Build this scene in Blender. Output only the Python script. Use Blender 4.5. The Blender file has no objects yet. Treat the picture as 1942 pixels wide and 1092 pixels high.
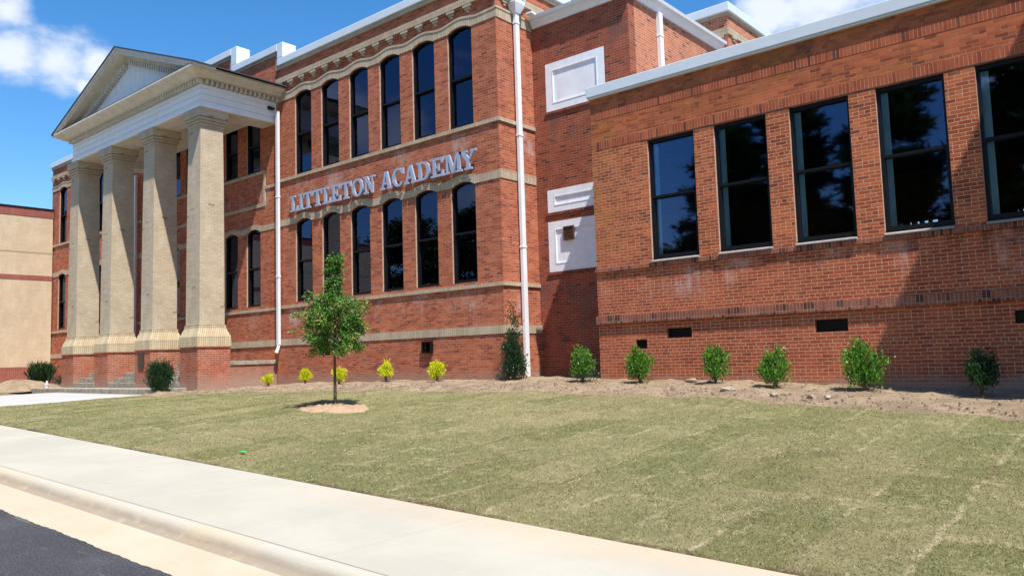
import bpy, bmesh, math, random
import numpy as np
from mathutils import Vector, Matrix
from mathutils.geometry import tessellate_polygon
R = math.radians
rnd = random.Random(7)

# ------------------------------------------------------------------ camera, sky, sun, exposure
S = bpy.context.scene
C = S.collection
YAW, PITCH, ROLL, FPX = -0.69907631, 0.08646148, -0.03074573, 1497.3
cy, sy, cp, sp = math.cos(YAW), math.sin(YAW), math.cos(PITCH), math.sin(PITCH)
f = Vector((sy*cp, cy*cp, sp)); r = Vector((cy, -sy, 0)); u = r.cross(f)
cr, sr = math.cos(ROLL), math.sin(ROLL)
right = r*cr + u*sr; up = u*cr - r*sr
cam_d = bpy.data.cameras.new('camera'); cam = bpy.data.objects.new('camera', cam_d); C.objects.link(cam)
cam.matrix_world = Matrix(((right.x, up.x, -f.x, 0), (right.y, up.y, -f.y, 0), (right.z, up.z, -f.z, 0), (0, 0, 0, 1)))
cam_d.sensor_width = 36; cam_d.lens = FPX/1942*36; cam_d.clip_end = 3000; cam_d.clip_start = 0.05
S.camera = cam

SUN = Vector((0.50, -0.235, 1.0)).normalized()          # direction towards the sun
sun_d = bpy.data.lights.new('sun', 'SUN'); sun_d.energy = 5.0; sun_d.angle = R(0.55); sun_d.color = (1.0, 0.955, 0.88)
sun = bpy.data.objects.new('sun', sun_d); C.objects.link(sun)
sun.rotation_euler = SUN.to_track_quat('Z', 'Y').to_euler()

W = bpy.data.worlds.new('World'); S.world = W; W.use_nodes = True
S.view_settings.view_transform = 'Standard'; S.view_settings.look = 'None'
S.view_settings.exposure = 0.55; S.view_settings.gamma = 1.0

def px_dir(px, py):
    return (right*((px-971)/FPX) + up*(-(py-546)/FPX) + f).normalized()

def build_world():
    nt = W.node_tree; nt.nodes.clear(); N = nt.nodes.new; L = nt.links.new
    out = N('ShaderNodeOutputWorld'); bg = N('ShaderNodeBackground'); bg.inputs[1].default_value = 0.105
    sky = N('ShaderNodeTexSky'); sky.sky_type = 'NISHITA'; sky.sun_disc = False
    sky.sun_elevation = math.asin(SUN.z); sky.sun_rotation = math.atan2(SUN.x, SUN.y)
    sky.air_density = 1.0; sky.dust_density = 0.35; sky.ozone_density = 3.0; sky.altitude = 200
    tc = N('ShaderNodeTexCoord'); nrm = N('ShaderNodeVectorMath'); nrm.operation = 'NORMALIZE'; L(tc.outputs['Generated'], nrm.inputs[0])
    hs = N('ShaderNodeHueSaturation'); hs.inputs['Saturation'].default_value = 1.32; hs.inputs['Value'].default_value = 1.32
    L(sky.outputs[0], hs.inputs['Color'])
    def noise(scale, det, rough, stretch=(1, 1, 1)):
        m = N('ShaderNodeMapping'); m.inputs['Scale'].default_value = stretch; L(nrm.outputs[0], m.inputs[0])
        n = N('ShaderNodeTexNoise'); n.inputs['Scale'].default_value = scale; n.inputs['Detail'].default_value = det; n.inputs['Roughness'].default_value = rough
        L(m.outputs[0], n.inputs['Vector']); return n.outputs['Fac']
    n1 = noise(9, 8, 0.6, (1, 1, 1.6)); n2 = noise(2.4, 7, 0.62, (1, 1, 2.2))
    blobs = [(px_dir(15, 15), .026), (px_dir(25, 105), .034), (px_dir(115, 108), .037), (px_dir(180, 122), .026), (px_dir(160, 165), .010), (px_dir(-90, 95), .05), (px_dir(1460, 10), .05), (px_dir(1560, -30), .09), (px_dir(1395, 50), .022),
             (Vector((-17.1, -15.2, 6.3)).normalized(), .05), (Vector((-18.7, -15.2, 7.1)).normalized(), .045), (Vector((-20.3, -15.2, 8.5)).normalized(), .045), (Vector((-1.6, -15.2, 4.6)).normalized(), .07)]
    cur = None
    for (p, rad) in blobs:
        v = N('ShaderNodeVectorMath'); v.operation = 'DISTANCE'; L(nrm.outputs[0], v.inputs[0]); v.inputs[1].default_value = p
        m = N('ShaderNodeMath'); m.operation = 'DIVIDE'; L(v.outputs['Value'], m.inputs[0]); m.inputs[1].default_value = rad
        if cur is None: cur = m
        else:
            k = N('ShaderNodeMath'); k.operation = 'SMOOTH_MIN'; k.inputs[2].default_value = .35; L(cur.outputs[0], k.inputs[0]); L(m.outputs[0], k.inputs[1]); cur = k
    a = N('ShaderNodeMath'); a.operation = 'MULTIPLY_ADD'; L(n1, a.inputs[0]); a.inputs[1].default_value = 3.2; a.inputs[2].default_value = -0.7
    b = N('ShaderNodeMath'); b.operation = 'SUBTRACT'; L(a.outputs[0], b.inputs[0]); L(cur.outputs[0], b.inputs[1])
    m1 = N('ShaderNodeMapRange'); m1.interpolation_type = 'SMOOTHSTEP'; m1.inputs['From Min'].default_value = -0.3; m1.inputs['From Max'].default_value = .8; L(b.outputs[0], m1.inputs['Value'])
    # scattered clouds in the half of the sky behind the photographer (seen in the window panes)
    sx = N('ShaderNodeSeparateXYZ'); L(nrm.outputs[0], sx.inputs[0])
    m2 = N('ShaderNodeMapRange'); m2.interpolation_type = 'SMOOTHSTEP'; m2.inputs['From Min'].default_value = .60; m2.inputs['From Max'].default_value = .72; L(n2, m2.inputs['Value'])
    m3 = N('ShaderNodeMapRange'); m3.inputs['From Min'].default_value = .1; m3.inputs['From Max'].default_value = -.1; L(sx.outputs['Y'], m3.inputs['Value'])
    m4 = N('ShaderNodeMath'); m4.operation = 'MULTIPLY'; L(m2.outputs[0], m4.inputs[0]); L(m3.outputs[0], m4.inputs[1])
    mx = N('ShaderNodeMath'); mx.operation = 'MAXIMUM'; L(m1.outputs[0], mx.inputs[0]); L(m4.outputs[0], mx.inputs[1])
    sc = N('ShaderNodeMath'); sc.operation = 'MULTIPLY'; sc.inputs[1].default_value = .85; L(mx.outputs[0], sc.inputs[0])
    mix = N('ShaderNodeMix'); mix.data_type = 'RGBA'; L(sc.outputs[0], mix.inputs[0]); L(hs.outputs[0], mix.inputs[6]); mix.inputs[7].default_value = (6.6, 6.9, 7.4, 1)
    L(mix.outputs[2], bg.inputs[0]); L(bg.outputs[0], out.inputs[0])
build_world()

# ------------------------------------------------------------------ node helpers
class NG:
    def __init__(s, name):
        s.m = bpy.data.materials.new(name); s.m.use_nodes = True; s.t = s.m.node_tree; s.t.nodes.clear()
        s.out = s.N('ShaderNodeOutputMaterial'); s.p = s.N('ShaderNodeBsdfPrincipled'); s.L(s.p.outputs[0], s.out.inputs[0])
        tc = s.N('ShaderNodeTexCoord'); s.co = tc.outputs['Object']
    def N(s, t, **k):
        n = s.t.nodes.new(t)
        for a, b in k.items(): setattr(n, a, b)
        return n
    def L(s, a, b): s.t.links.new(a, b)
    def inp(s, sock, v):
        if isinstance(v, bpy.types.NodeSocket): s.L(v, sock)
        elif v is not None:
            if isinstance(v, tuple) and len(v) == 3 and sock.type == 'RGBA': v = v + (1,)
            sock.default_value = v
    def math(s, op, a, b=None, c=None, clamp=False):
        n = s.N('ShaderNodeMath', operation=op, use_clamp=clamp); s.inp(n.inputs[0], a); s.inp(n.inputs[1], b)
        if c is not None: s.inp(n.inputs[2], c)
        return n.outputs[0]
    def mix(s, fac, a, b, blend='MIX'):
        n = s.N('ShaderNodeMix', data_type='RGBA', blend_type=blend); s.inp(n.inputs[0], fac); s.inp(n.inputs[6], a); s.inp(n.inputs[7], b); return n.outputs[2]
    def noise(s, scale, det=3, rough=.55, vec=None, dist=0, stretch=None, out='Fac'):
        v = vec or s.co
        if stretch:
            m = s.N('ShaderNodeMapping'); m.inputs['Scale'].default_value = stretch; s.L(v, m.inputs[0]); v = m.outputs[0]
        n = s.N('ShaderNodeTexNoise'); n.inputs['Scale'].default_value = scale; n.inputs['Detail'].default_value = det
        n.inputs['Roughness'].default_value = rough; n.inputs['Distortion'].default_value = dist; s.L(v, n.inputs['Vector']); return n.outputs[out]
    def rng(s, v, a, b, c=0., d=1., smooth=True):
        n = s.N('ShaderNodeMapRange'); n.interpolation_type = 'SMOOTHSTEP' if smooth else 'LINEAR'
        s.inp(n.inputs[0], v); n.inputs[1].default_value = a; n.inputs[2].default_value = b; n.inputs[3].default_value = c; n.inputs[4].default_value = d; return n.outputs[0]
    def xyz(s, v=None):
        n = s.N('ShaderNodeSeparateXYZ'); s.L(v or s.co, n.inputs[0]); return n.outputs
    def comb(s, x, y, z):
        n = s.N('ShaderNodeCombineXYZ'); s.inp(n.inputs[0], x); s.inp(n.inputs[1], y); s.inp(n.inputs[2], z); return n.outputs[0]
    def bump(s, h, dist=.01, strength=1., normal=None):
        n = s.N('ShaderNodeBump'); n.inputs['Strength'].default_value = strength; n.inputs['Distance'].default_value = dist
        s.L(h, n.inputs['Height'])
        if normal: s.L(normal, n.inputs['Normal'])
        return n.outputs[0]
    def done(s, col=None, rough=.9, normal=None, spec=.3):
        s.inp(s.p.inputs['Base Color'], col); s.inp(s.p.inputs['Roughness'], rough); s.p.inputs['Specular IOR Level'].default_value = spec
        if normal: s.L(normal, s.p.inputs['Normal'])
        return s.m

def brick_mat(name, c1, c2, mortar, bw=.213, rh=.0677, ms=.006, dark=.0, darkcol=(.08, .05, .045), header=False, soldier=False,
              effl=0., grime=.25, bump=.006, wob=.004, mud=None, lichen=False, patch=None, jointfade=0., effl_z=None, base_stain=True, smear=None):
    g = NG(name); x, y, z = g.xyz()
    uu = g.math('ADD', x, y)
    w = g.noise(2.3, 3, .6, out='Color'); wx = g.xyz(w)
    uu = g.math('ADD', uu, g.math('MULTIPLY', g.math('SUBTRACT', wx[0], .5), wob*4))
    vv = g.math('ADD', z, g.math('MULTIPLY', g.math('SUBTRACT', wx[1], .5), wob*3))
    w2 = g.xyz(g.noise(26, 2, .6, out='Color'))
    uu = g.math('ADD', uu, g.math('MULTIPLY', g.math('SUBTRACT', w2[0], .5), wob*1.6))
    vv = g.math('ADD', vv, g.math('MULTIPLY', g.math('SUBTRACT', w2[1], .5), wob*1.6))
    if lichen:
        top = g.rng(z, 4.6, 5.3); vv = g.math('ADD', vv, g.math('MULTIPLY', top, g.math('MULTIPLY', g.math('SUBTRACT', g.noise(3.2, 4, .7, stretch=(1, 1, .5)), .5), .055)))
    vec = g.comb(uu, vv, 0.)
    def bt(width, a, b, m, off=.5):
        n = g.N('ShaderNodeTexBrick'); n.offset = off; n.inputs['Scale'].default_value = 1
        n.inputs['Brick Width'].default_value = width; n.inputs['Row Height'].default_value = rh; n.inputs['Mortar Size'].default_value = ms
        n.inputs['Mortar Smooth'].default_value = .35; n.inputs['Bias'].default_value = 0
        g.inp(n.inputs['Color1'], a); g.inp(n.inputs['Color2'], b); g.inp(n.inputs['Mortar'], m); g.L(vec, n.inputs['Vector']); return n
    a = bt(bw, (0., 0., 0.), (1., 1., 1.), (.5, .5, .5), 0. if soldier else .5)
    rv, fac = a.outputs['Color'], a.outputs['Fac']
    if header:
        h = bt(bw/2, (0., 0., 0.), (1., 1., 1.), (.5, .5, .5))
        row = g.math('FLOOR', g.math('DIVIDE', vv, rh)); k = g.math('LESS_THAN', g.math('FLOORED_MODULO', row, 7.), .5)
        rv = g.mix(k, rv, h.outputs['Color']); fac = g.math('ADD', g.math('MULTIPLY', fac, g.math('SUBTRACT', 1., k)), g.math('MULTIPLY', h.outputs['Fac'], k))
    rvv = g.math('MULTIPLY', rv, 1.)
    col = g.mix(rvv, c1, c2)
    if dark > 0:
        col = g.mix(g.rng(rvv, 1-dark, 1-dark*.35, 0, .75), col, darkcol)
    if lichen: col = g.mix(g.rng(z, 1.6, 2.1, .45, 0.), col, (.40, .085, .045))
    fine = g.noise(55, 4, .65); col = g.mix(g.rng(fine, .3, .7, .75, 0.), col, g.mix(1., col, (.62, .58, .56), 'MULTIPLY'))
    big = g.noise(.55, 5, .6); col = g.mix(g.rng(big, .35, .65, 0., grime), col, g.mix(1., col, (.62, .55, .52), 'MULTIPLY'))
    med = g.noise(2.1, 4, .65, stretch=(1, 1, .6)); col = g.mix(g.rng(med, .42, .68, 0., .30), col, g.mix(.6, col, (c1[0]*1.3, c1[1]*1.45, c1[2]*1.5)))
    mort = g.mix(g.rng(g.noise(3.1, 4, .6), .4, .62, 0, 1), mortar, g.mix(jointfade, mortar, c2))
    mort = g.mix(g.rng(fine, .35, .65), mort, g.mix(1., mort, (.8, .78, .76), 'MULTIPLY'))
    if lichen: mort = g.mix(g.math('MULTIPLY', g.rng(z, 4.6, 5.2), .72), mort, g.mix(.5, c2, (.30, .13, .07)))
    col = g.mix(fac, col, mort)
    if patch:      # other brick showing through as large areas
        pm = g.rng(g.noise(.9, 4, .6), .56, .60); col = g.mix(g.math('MULTIPLY', pm, .8), col, g.mix(fac, patch, mort))
    if effl > 0:
        e = g.rng(g.noise(1.2, 6, .7, stretch=(1.0, 1.0, .55)), .52, .72, 0., effl)
        if effl_z:
            band = None
            for (za, zb) in effl_z:
                q = g.math('MULTIPLY', g.rng(z, za, za+.35), g.rng(z, zb-.12, zb, 1., 0.)); band = q if band is None else g.math('MAXIMUM', band, q)
            e = g.math('MULTIPLY', e, band)
        col = g.mix(e, col, (.62, .5, .47))
    if smear:      # horizontal smeared joint shadows
        sm = g.rng(g.noise(1.0, 4, .65, stretch=(2.2, 2.2, 26)), .57, .70, 0., smear); col = g.mix(sm, col, g.mix(1., col, (.35, .28, .26), 'MULTIPLY'))
    if lichen:
        lx = g.math('MULTIPLY', g.rng(x, -10.0, -9.0, 1., 0.), g.math('MULTIPLY', g.rng(z, 1.9, 2.6), g.rng(z, 5.3, 5.75, 1., 0.)))
        l = g.math('MULTIPLY', lx, g.rng(g.noise(2.3, 7, .75), .42, .64, 0., .62)); col = g.mix(l, col, g.mix(.35, (.36, .19, .035), col))
        l2 = g.math('MULTIPLY', g.rng(z, 4.3, 5.2), g.rng(g.noise(.8, 6, .7, stretch=(.7, .7, 1.6)), .44, .66, 0., .55)); col = g.mix(l2, col, (.33, .13, .03))
        l4 = g.math('MULTIPLY', g.math('MULTIPLY', g.rng(z, 1.35, 1.9), g.rng(z, 1.95, 2.0, 1., 0.)), g.rng(g.noise(2.2, 5, .7, stretch=(1., 1., .35)), .46, .62, 0., .75)); col = g.mix(l4, col, g.mix(1., col, (.30, .26, .25), 'MULTIPLY'))
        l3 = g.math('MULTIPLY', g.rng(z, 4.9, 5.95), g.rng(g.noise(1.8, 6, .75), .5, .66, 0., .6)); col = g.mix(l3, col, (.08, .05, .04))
    if mud:
        mf = g.math('MULTIPLY', g.rng(g.math('ADD', z, g.math('MULTIPLY', g.noise(1.6, 4, .6), -.5)), mud[0]-.25, mud[1]-.25, 1., 0.), mud[2]); col = g.mix(mf, col, (.36, .25, .19))
    hgt = g.math('ADD', g.math('MULTIPLY', g.math('SUBTRACT', 1., fac), 1.), g.math('ADD', g.math('MULTIPLY', fine, .45), g.math('MULTIPLY', rvv, .35)))
    return g.done(col, .92, g.bump(hgt, bump), .2)

def plain(name, col, rough=.6, var=.12, scale=6, bump=0., metallic=0., spec=.4, streak=0.):
    g = NG(name); n = g.noise(scale, 5, .6)
    c = g.mix(g.rng(n, .3, .7, 0., 1.), col, tuple(v*(1-var) for v in col))
    if streak:
        s_ = g.noise(7, 4, .6, stretch=(1.5, 1.5, .12)); c = g.mix(g.rng(s_, .52, .75, 0., streak), c, tuple(v*.55 for v in col))
    g.p.inputs['Metallic'].default_value = metallic
    return g.done(c, rough, g.bump(g.noise(40, 4, .6), bump) if bump else None, spec)

M = {}
RED1, RED2 = (.62, .195, .095), (.36, .092, .048)
M['red'] = brick_mat('painted_red_brick', RED1, RED2, (.70, .40, .29), ms=.0062, effl=.6, effl_z=[(1.0, 1.85), (5.2, 6.1)], jointfade=.4, bump=.02, grime=.35, mud=(-.62, -.2, .75), smear=.85, dark=.06, darkcol=(.24, .07, .05), wob=.005)
M['red_portico'] = brick_mat('plain_red_brick_of_piers', (.48, .15, .08), (.35, .095, .052), (.62, .40, .30), ms=.007, effl=.5, jointfade=.6, bump=.007, grime=.3, mud=(-.85, -.1, .9), smear=.3)
M['muddy'] = brick_mat('mud_splashed_red_brick', (.46, .14, .08), (.34, .09, .05), (.42, .28, .2), ms=.0065, effl=.4, jointfade=.3, bump=.01, grime=.5, mud=(-.75, .25, .9), smear=.7)
M['wing'] = brick_mat('weathered_orange_red_brick', (.60, .165, .066), (.32, .072, .033), (.80, .54, .36), ms=.0052, dark=.10, darkcol=(.20, .06, .04), header=True, effl=.5, effl_z=[(1.0, 1.95)], bump=.007, grime=.35, lichen=True, mud=(-.78, -.42, .7), jointfade=.15, wob=.007)
M['wing_soldier'] = brick_mat('upright_course_brick', (.50, .13, .058), (.33, .072, .038), (.60, .38, .25), bw=.0677, rh=.36, ms=.0055, soldier=True, dark=.15, darkcol=(.11, .05, .045), bump=.007, grime=.5, jointfade=.5)
M['wing_band'] = brick_mat('stained_upright_course_brick', (.40, .15, .10), (.27, .085, .06), (.5, .36, .28), bw=.0677, rh=.36, ms=.0055, soldier=True, dark=.3, darkcol=(.06, .04, .038), bump=.009, grime=.8, jointfade=.6)
M['old'] = brick_mat('dark_red_wall_brick', (.40, .11, .06), (.28, .072, .042), (.55, .33, .23), ms=.005, dark=.14, darkcol=(.10, .045, .04), patch=(.17, .075, .06), bump=.006, grime=.55, jointfade=.6, mud=(-.7, -.35, .6))
M['side'] = brick_mat('light_orange_brick', (.62, .22, .115), (.46, .15, .08), (.78, .56, .42), ms=.005, dark=.12, header=True, bump=.005, grime=.3)
M['tan'] = brick_mat('tan_upright_brick', (.62, .50, .36), (.50, .40, .29), (.33, .25, .17), bw=.071, rh=.8, ms=.0055, soldier=True, bump=.006, grime=.3, wob=.003)
M['tan_flat'] = brick_mat('tan_trim_brick', (.60, .49, .36), (.50, .41, .30), (.36, .27, .19), bw=.213, rh=.0677, ms=.003, bump=.004, grime=.3)
M['col'] = brick_mat('cream_column_brick', (.64, .53, .385), (.55, .455, .325), (.40, .32, .23), bw=.213, rh=.0677, ms=.0035, bump=.006, grime=.25, dark=.02, darkcol=(.3, .22, .15), jointfade=.75, wob=.004, smear=.08)
M['col_base'] = brick_mat('cream_upright_brick', (.68, .56, .36), (.54, .44, .30), (.26, .2, .13), bw=.071, rh=.30, ms=.0045, soldier=True, bump=.008, grime=.4)
M['beige'] = brick_mat('beige_block_wall', (.68, .54, .37), (.64, .51, .35), (.56, .44, .30), bw=.4, rh=.1, ms=.004, bump=.002, grime=.15, wob=.002)
M['beige_trim'] = brick_mat('dull_red_upright_brick', (.36, .11, .085), (.30, .09, .07), (.45, .25, .2), bw=.08, rh=.8, ms=.006, soldier=True, bump=.004)
M['white'] = plain('white_painted_boards', (.84, .84, .85), .55, .08, 3, .001, streak=.1)
M['cream'] = plain('cream_painted_wood', (.66, .62, .54), .6, .18, 4, .002, streak=.25)
M['coping'] = plain('white_metal_coping', (.66, .71, .76), .35, .06, 2, 0, spec=.5, streak=.06)
M['pipe'] = plain('white_metal_downpipe', (.80, .80, .82), .35, .08, 3, 0, spec=.5, streak=.1)
M['board'] = plain('white_infill_board', (.84, .85, .90), .6, .10, 3, .0005, streak=.25)
M['black'] = plain('black_window_metal', (.007, .007, .008), .45, .2, 8, 0, spec=.25)
M['dark'] = plain('dark_room_surface', (.035, .033, .03), .9, .3, 1)
M['letter'] = plain('pale_grey_letter_metal', (.34, .39, .52), .45, .05, 5, 0, spec=.5)
M['stone'] = plain('grey_stone_step', (.38, .34, .27), .9, .45, 5, .006, streak=.35)
M['sill'] = plain('grey_concrete_sill', (.36, .32, .30), .85, .3, 8, .002)
M['shingle'] = plain('dark_roof_shingle', (.05, .052, .065), .9, .4, 14, .006)
M['roof'] = plain('flat_roof_membrane', (.3, .3, .3), .8, .2, 2)
M['steel'] = plain('rusty_dark_steel', (.07, .05, .045), .7, .4, 9)
M['rust'] = plain('rusty_grille', (.13, .06, .035), .8, .5, 18)
M['plaque'] = plain('dark_bronze_plaque', (.09, .075, .065), .45, .3, 12, .003, metallic=.6)
M['curtain'] = plain('pale_blue_green_curtain', (.66, .86, .88), .9, .2, 3)
M['reveal'] = plain('pale_mortar_reveal', (.56, .36, .27), .9, .35, 12, .003)
M['blind'] = plain('grey_blind', (.40, .38, .33), .9, .1, 3)
M['bark'] = plain('grey_brown_bark', (.14, .11, .09), .9, .5, 25, .004)
M['rock'] = plain('pale_tan_rock', (.46, .37, .28), .9, .45, 7, .01)
M['plastic_green'] = plain('bright_green_plastic', (.03, .6, .12), .4, .1, 8)
M['plastic_white'] = plain('white_plastic_pipe', (.75, .75, .75), .4, .1, 8)

def glass_mat(name, tint, ior=1.62):
    g = NG(name); g.t.nodes.remove(g.p)
    fr = g.N('ShaderNodeFresnel'); fr.inputs['IOR'].default_value = ior
    tr = g.N('ShaderNodeBsdfTransparent'); tr.inputs[0].default_value = tint + (1,)
    gl = g.N('ShaderNodeBsdfGlossy'); gl.inputs['Roughness'].default_value = .028; gl.inputs[0].default_value = (.38, .45, .70, 1)
    fac = g.math('MULTIPLY', fr.outputs[0], 1.75, clamp=True)
    mx = g.N('ShaderNodeMixShader'); g.L(fac, mx.inputs[0]); g.L(tr.outputs[0], mx.inputs[1]); g.L(gl.outputs[0], mx.inputs[2]); g.L(mx.outputs[0], g.out.inputs[0])
    return g.m
M['glass'] = glass_mat('window_glass', (.84, .90, .92))

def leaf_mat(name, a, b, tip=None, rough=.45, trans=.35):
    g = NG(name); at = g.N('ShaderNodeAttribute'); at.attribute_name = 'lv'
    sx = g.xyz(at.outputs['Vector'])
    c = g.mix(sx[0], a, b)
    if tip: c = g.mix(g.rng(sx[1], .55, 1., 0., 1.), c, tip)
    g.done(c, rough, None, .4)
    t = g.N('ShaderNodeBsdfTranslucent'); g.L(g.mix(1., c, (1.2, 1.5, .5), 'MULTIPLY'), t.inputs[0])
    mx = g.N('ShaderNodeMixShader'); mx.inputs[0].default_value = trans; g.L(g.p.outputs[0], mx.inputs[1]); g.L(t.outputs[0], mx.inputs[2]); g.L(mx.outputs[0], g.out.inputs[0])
    return g.m
M['lf_oak'] = leaf_mat('oak_leaf', (.05, .13, .028), (.17, .32, .06), (.36, .30, .10))
M['lf_yellow'] = leaf_mat('golden_leaf', (.40, .50, .02), (.86, .76, .02), (.95, .85, .03), trans=.3)
M['lf_green'] = leaf_mat('glossy_shrub_leaf', (.04, .13, .02), (.17, .34, .045), (.38, .46, .08), rough=.3)
M['lf_holly'] = leaf_mat('dark_holly_leaf', (.014, .04, .02), (.04, .085, .035), (.14, .16, .05), rough=.3)
M['lf_deep'] = leaf_mat('deep_green_leaf', (.012, .04, .016), (.035, .085, .03), (.09, .15, .04))
M['lf_red'] = leaf_mat('dull_purple_leaf', (.05, .05, .035), (.12, .07, .06), (.25, .17, .12))
M['lf_far'] = leaf_mat('far_tree_leaf', (.02, .05, .015), (.045, .10, .03), None, trans=.2)
M['straw_'] = leaf_mat('grass_blade_plain', (.225, .235, .095), (.47, .42, .24), (.70, .63, .43), rough=.7, trans=.3)

# ------------------------------------------------------------------ object helpers
def tag(o, label=None, cat=None, group=None, kind=None):
    if label: o['label'] = label
    if cat: o['category'] = cat
    if group: o['group'] = group
    if kind: o['kind'] = kind
    return o
def empty(name, loc, label=None, cat=None, group=None):
    o = bpy.data.objects.new(name, None); C.objects.link(o); o.location = loc; o.empty_display_size = .3
    return tag(o, label, cat, group)
class MB:
    def __init__(s): s.v = []; s.f = []; s.mi = []
    def add(s, vs, fs, mi=0):
        n = len(s.v); s.v += [tuple(v) for v in vs]; s.f += [tuple(i+n for i in q) for q in fs]; s.mi += [mi]*len(fs); return s
    def box(s, x0, x1, y0, y1, z0, z1, mi=0):
        vs = [(x, y, z) for z in (z0, z1) for y in (y0, y1) for x in (x0, x1)]
        return s.add(vs, [(0, 2, 3, 1), (4, 5, 7, 6), (0, 1, 5, 4), (2, 6, 7, 3), (0, 4, 6, 2), (1, 3, 7, 5)], mi)
    def prism(s, loops, d0, d1, axis='y', mi=0, back=True):
        mp = {'y': lambda a, b, d: (a, d, b), 'x': lambda a, b, d: (d, a, b), 'z': lambda a, b, d: (a, b, d)}[axis]
        tris = tessellate_polygon([[Vector((p[0], p[1], 0)) for p in l] for l in loops])
        flat = [p for l in loops for p in l]; n = len(flat)
        vs = [mp(p[0], p[1], d0) for p in flat] + [mp(p[0], p[1], d1) for p in flat]; fs = [tuple(t) for t in tris]
        if back: fs += [tuple(i+n for i in reversed(t)) for t in tris]
        o = 0
        for l in loops:
            k = len(l)
            for i in range(k): j = (i+1) % k; fs.append((o+i, o+j, o+j+n, o+i+n))
            o += k
        return s.add(vs, fs, mi)
    def rings(s, rings, cap=True, mi=0):
        k = len(rings[0]); n = len(rings); vs = [p for rg in rings for p in rg]; fs = []
        for a in range(n-1):
            for i in range(k): j = (i+1) % k; fs.append((a*k+i, a*k+j, (a+1)*k+j, (a+1)*k+i))
        if cap: fs += [tuple(range(k-1, -1, -1)), tuple((n-1)*k+i for i in range(k))]
        return s.add(vs, fs, mi)
    def tube(s, pts, rad, k=8, mi=0):
        rg = []
        for i, p in enumerate(pts):
            p = Vector(p); a = Vector(pts[max(i-1, 0)]); b = Vector(pts[min(i+1, len(pts)-1)]); d = (b-a).normalized()
            s_ = d.cross(Vector((.13, .9, .3)) if abs(d.z) > .8 else Vector((0, 0, 1))).normalized(); t = d.cross(s_)
            r_ = rad[i] if isinstance(rad, (list, tuple)) else rad
            rg.append([p+(s_*math.cos(2*math.pi*q/k)+t*math.sin(2*math.pi*q/k))*r_ for q in range(k)])
        return s.rings(rg, True, mi)
    def build(s, name, mats, parent=None, smooth=False, bevel=0, local=False, recalc=True):
        me = bpy.data.meshes.new(name); me.from_pydata(s.v, [], s.f)
        if not isinstance(mats, (list, tuple)): mats = [mats]
        for m in mats: me.materials.append(m)
        if len(mats) > 1: me.polygons.foreach_set('material_index', s.mi)
        if recalc:
            b = bmesh.new(); b.from_mesh(me); bmesh.ops.recalc_face_normals(b, faces=b.faces); b.to_mesh(me); b.free()
        if smooth: me.polygons.foreach_set('use_smooth', [True]*len(me.polygons))
        o = bpy.data.objects.new(name, me); C.objects.link(o)
        if parent:
            o.parent = parent
            if not local: o.matrix_parent_inverse = Matrix.Translation(parent_loc(parent)).inverted()
        if bevel:
            md = o.modifiers.new('bevel', 'BEVEL'); md.width = bevel; md.segments = 2; md.limit_method = 'ANGLE'; md.angle_limit = R(40)
        return o
def parent_loc(p):
    v = Vector((0, 0, 0))
    while p is not None:
        v += p.location; v += p.matrix_parent_inverse.translation if p.parent else Vector((0, 0, 0)); p = p.parent
    return v
def copy_part(src, parent, loc):
    c = src.copy(); C.objects.link(c); c.parent = parent; c.matrix_parent_inverse = Matrix.Translation(parent_loc(parent)).inverted(); c.location = loc
    for ch in [k for k in bpy.data.objects if k.parent == src]:
        d = ch.copy(); C.objects.link(d); d.parent = c
    return c

# ------------------------------------------------------------------ terrain
XS = [-90, -45, -36, -30, -24.5, -23, -21, -13, -10, -5.8, -2, 12]
ZW = [-.7, -.62, -.72, -.80, -.80, -.72, -.63, -.565, -.58, -.68, -.82, -1.0]
def walk_z(x): return -1.6-.033*max(min(x, 30), -18) if x > -18 else -1.006+.012*(-18-max(x, -30))
def gz(x, y):
    zw = float(np.interp(x, XS, ZW)); s_ = walk_z(x)
    if y >= 15.2: return zw
    if y <= 5.42: return s_-.02
    return s_-.02+(zw-s_+.02)*(y-5.42)/(15.2-5.42)
EX = [-24.6, -22.4, -19.6, -16.5, -13.2, -10.8, -6.9, -5.8, -3.7, -1.7, 4]
EY = [11.05, 11.35, 11.9, 12.5, 12.75, 12.85, 13.0, 12.9, 12.75, 12.5, 12.3]
def lawn_edge(x):
    return float(np.interp(x, EX, EY)) + .07*math.sin(x*1.7) + .05*math.sin(x*4.9+1) + .04*math.sin(x*11.3) + .03*math.sin(x*23.7)
def lumps(x, y): return .012*math.sin(x*1.3+y*.7)+.01*math.sin(x*3.1-y*2.3)+.006*math.sin(x*6.7+y*5.1)

def sheet(name, xs, yf, z_f, mat, nrow, parent=None, label=None):
    """strip sheet: for every x a run of y from yf(x)[0] to yf(x)[1]"""
    v = []; fc = []
    for x in xs:
        a, b = yf(x)
        for k in range(nrow+1):
            y = a+(b-a)*k/nrow; v.append((x, y, z_f(x, y)))
    for i in range(len(xs)-1):
        for k in range(nrow):
            o = i*(nrow+1)+k; fc.append((o, o+nrow+1, o+nrow+2, o+1))
    me = bpy.data.meshes.new(name); me.from_pydata(v, [], fc); me.materials.append(mat)
    me.polygons.foreach_set('use_smooth', [True]*len(me.polygons))
    o = bpy.data.objects.new(name, me); C.objects.link(o); o['kind'] = 'structure'; return o
def fr(a, b, st): return [a+i*(b-a)/max(1, int(round((b-a)/st))) for i in range(int(round((b-a)/st))+1)]

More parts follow.
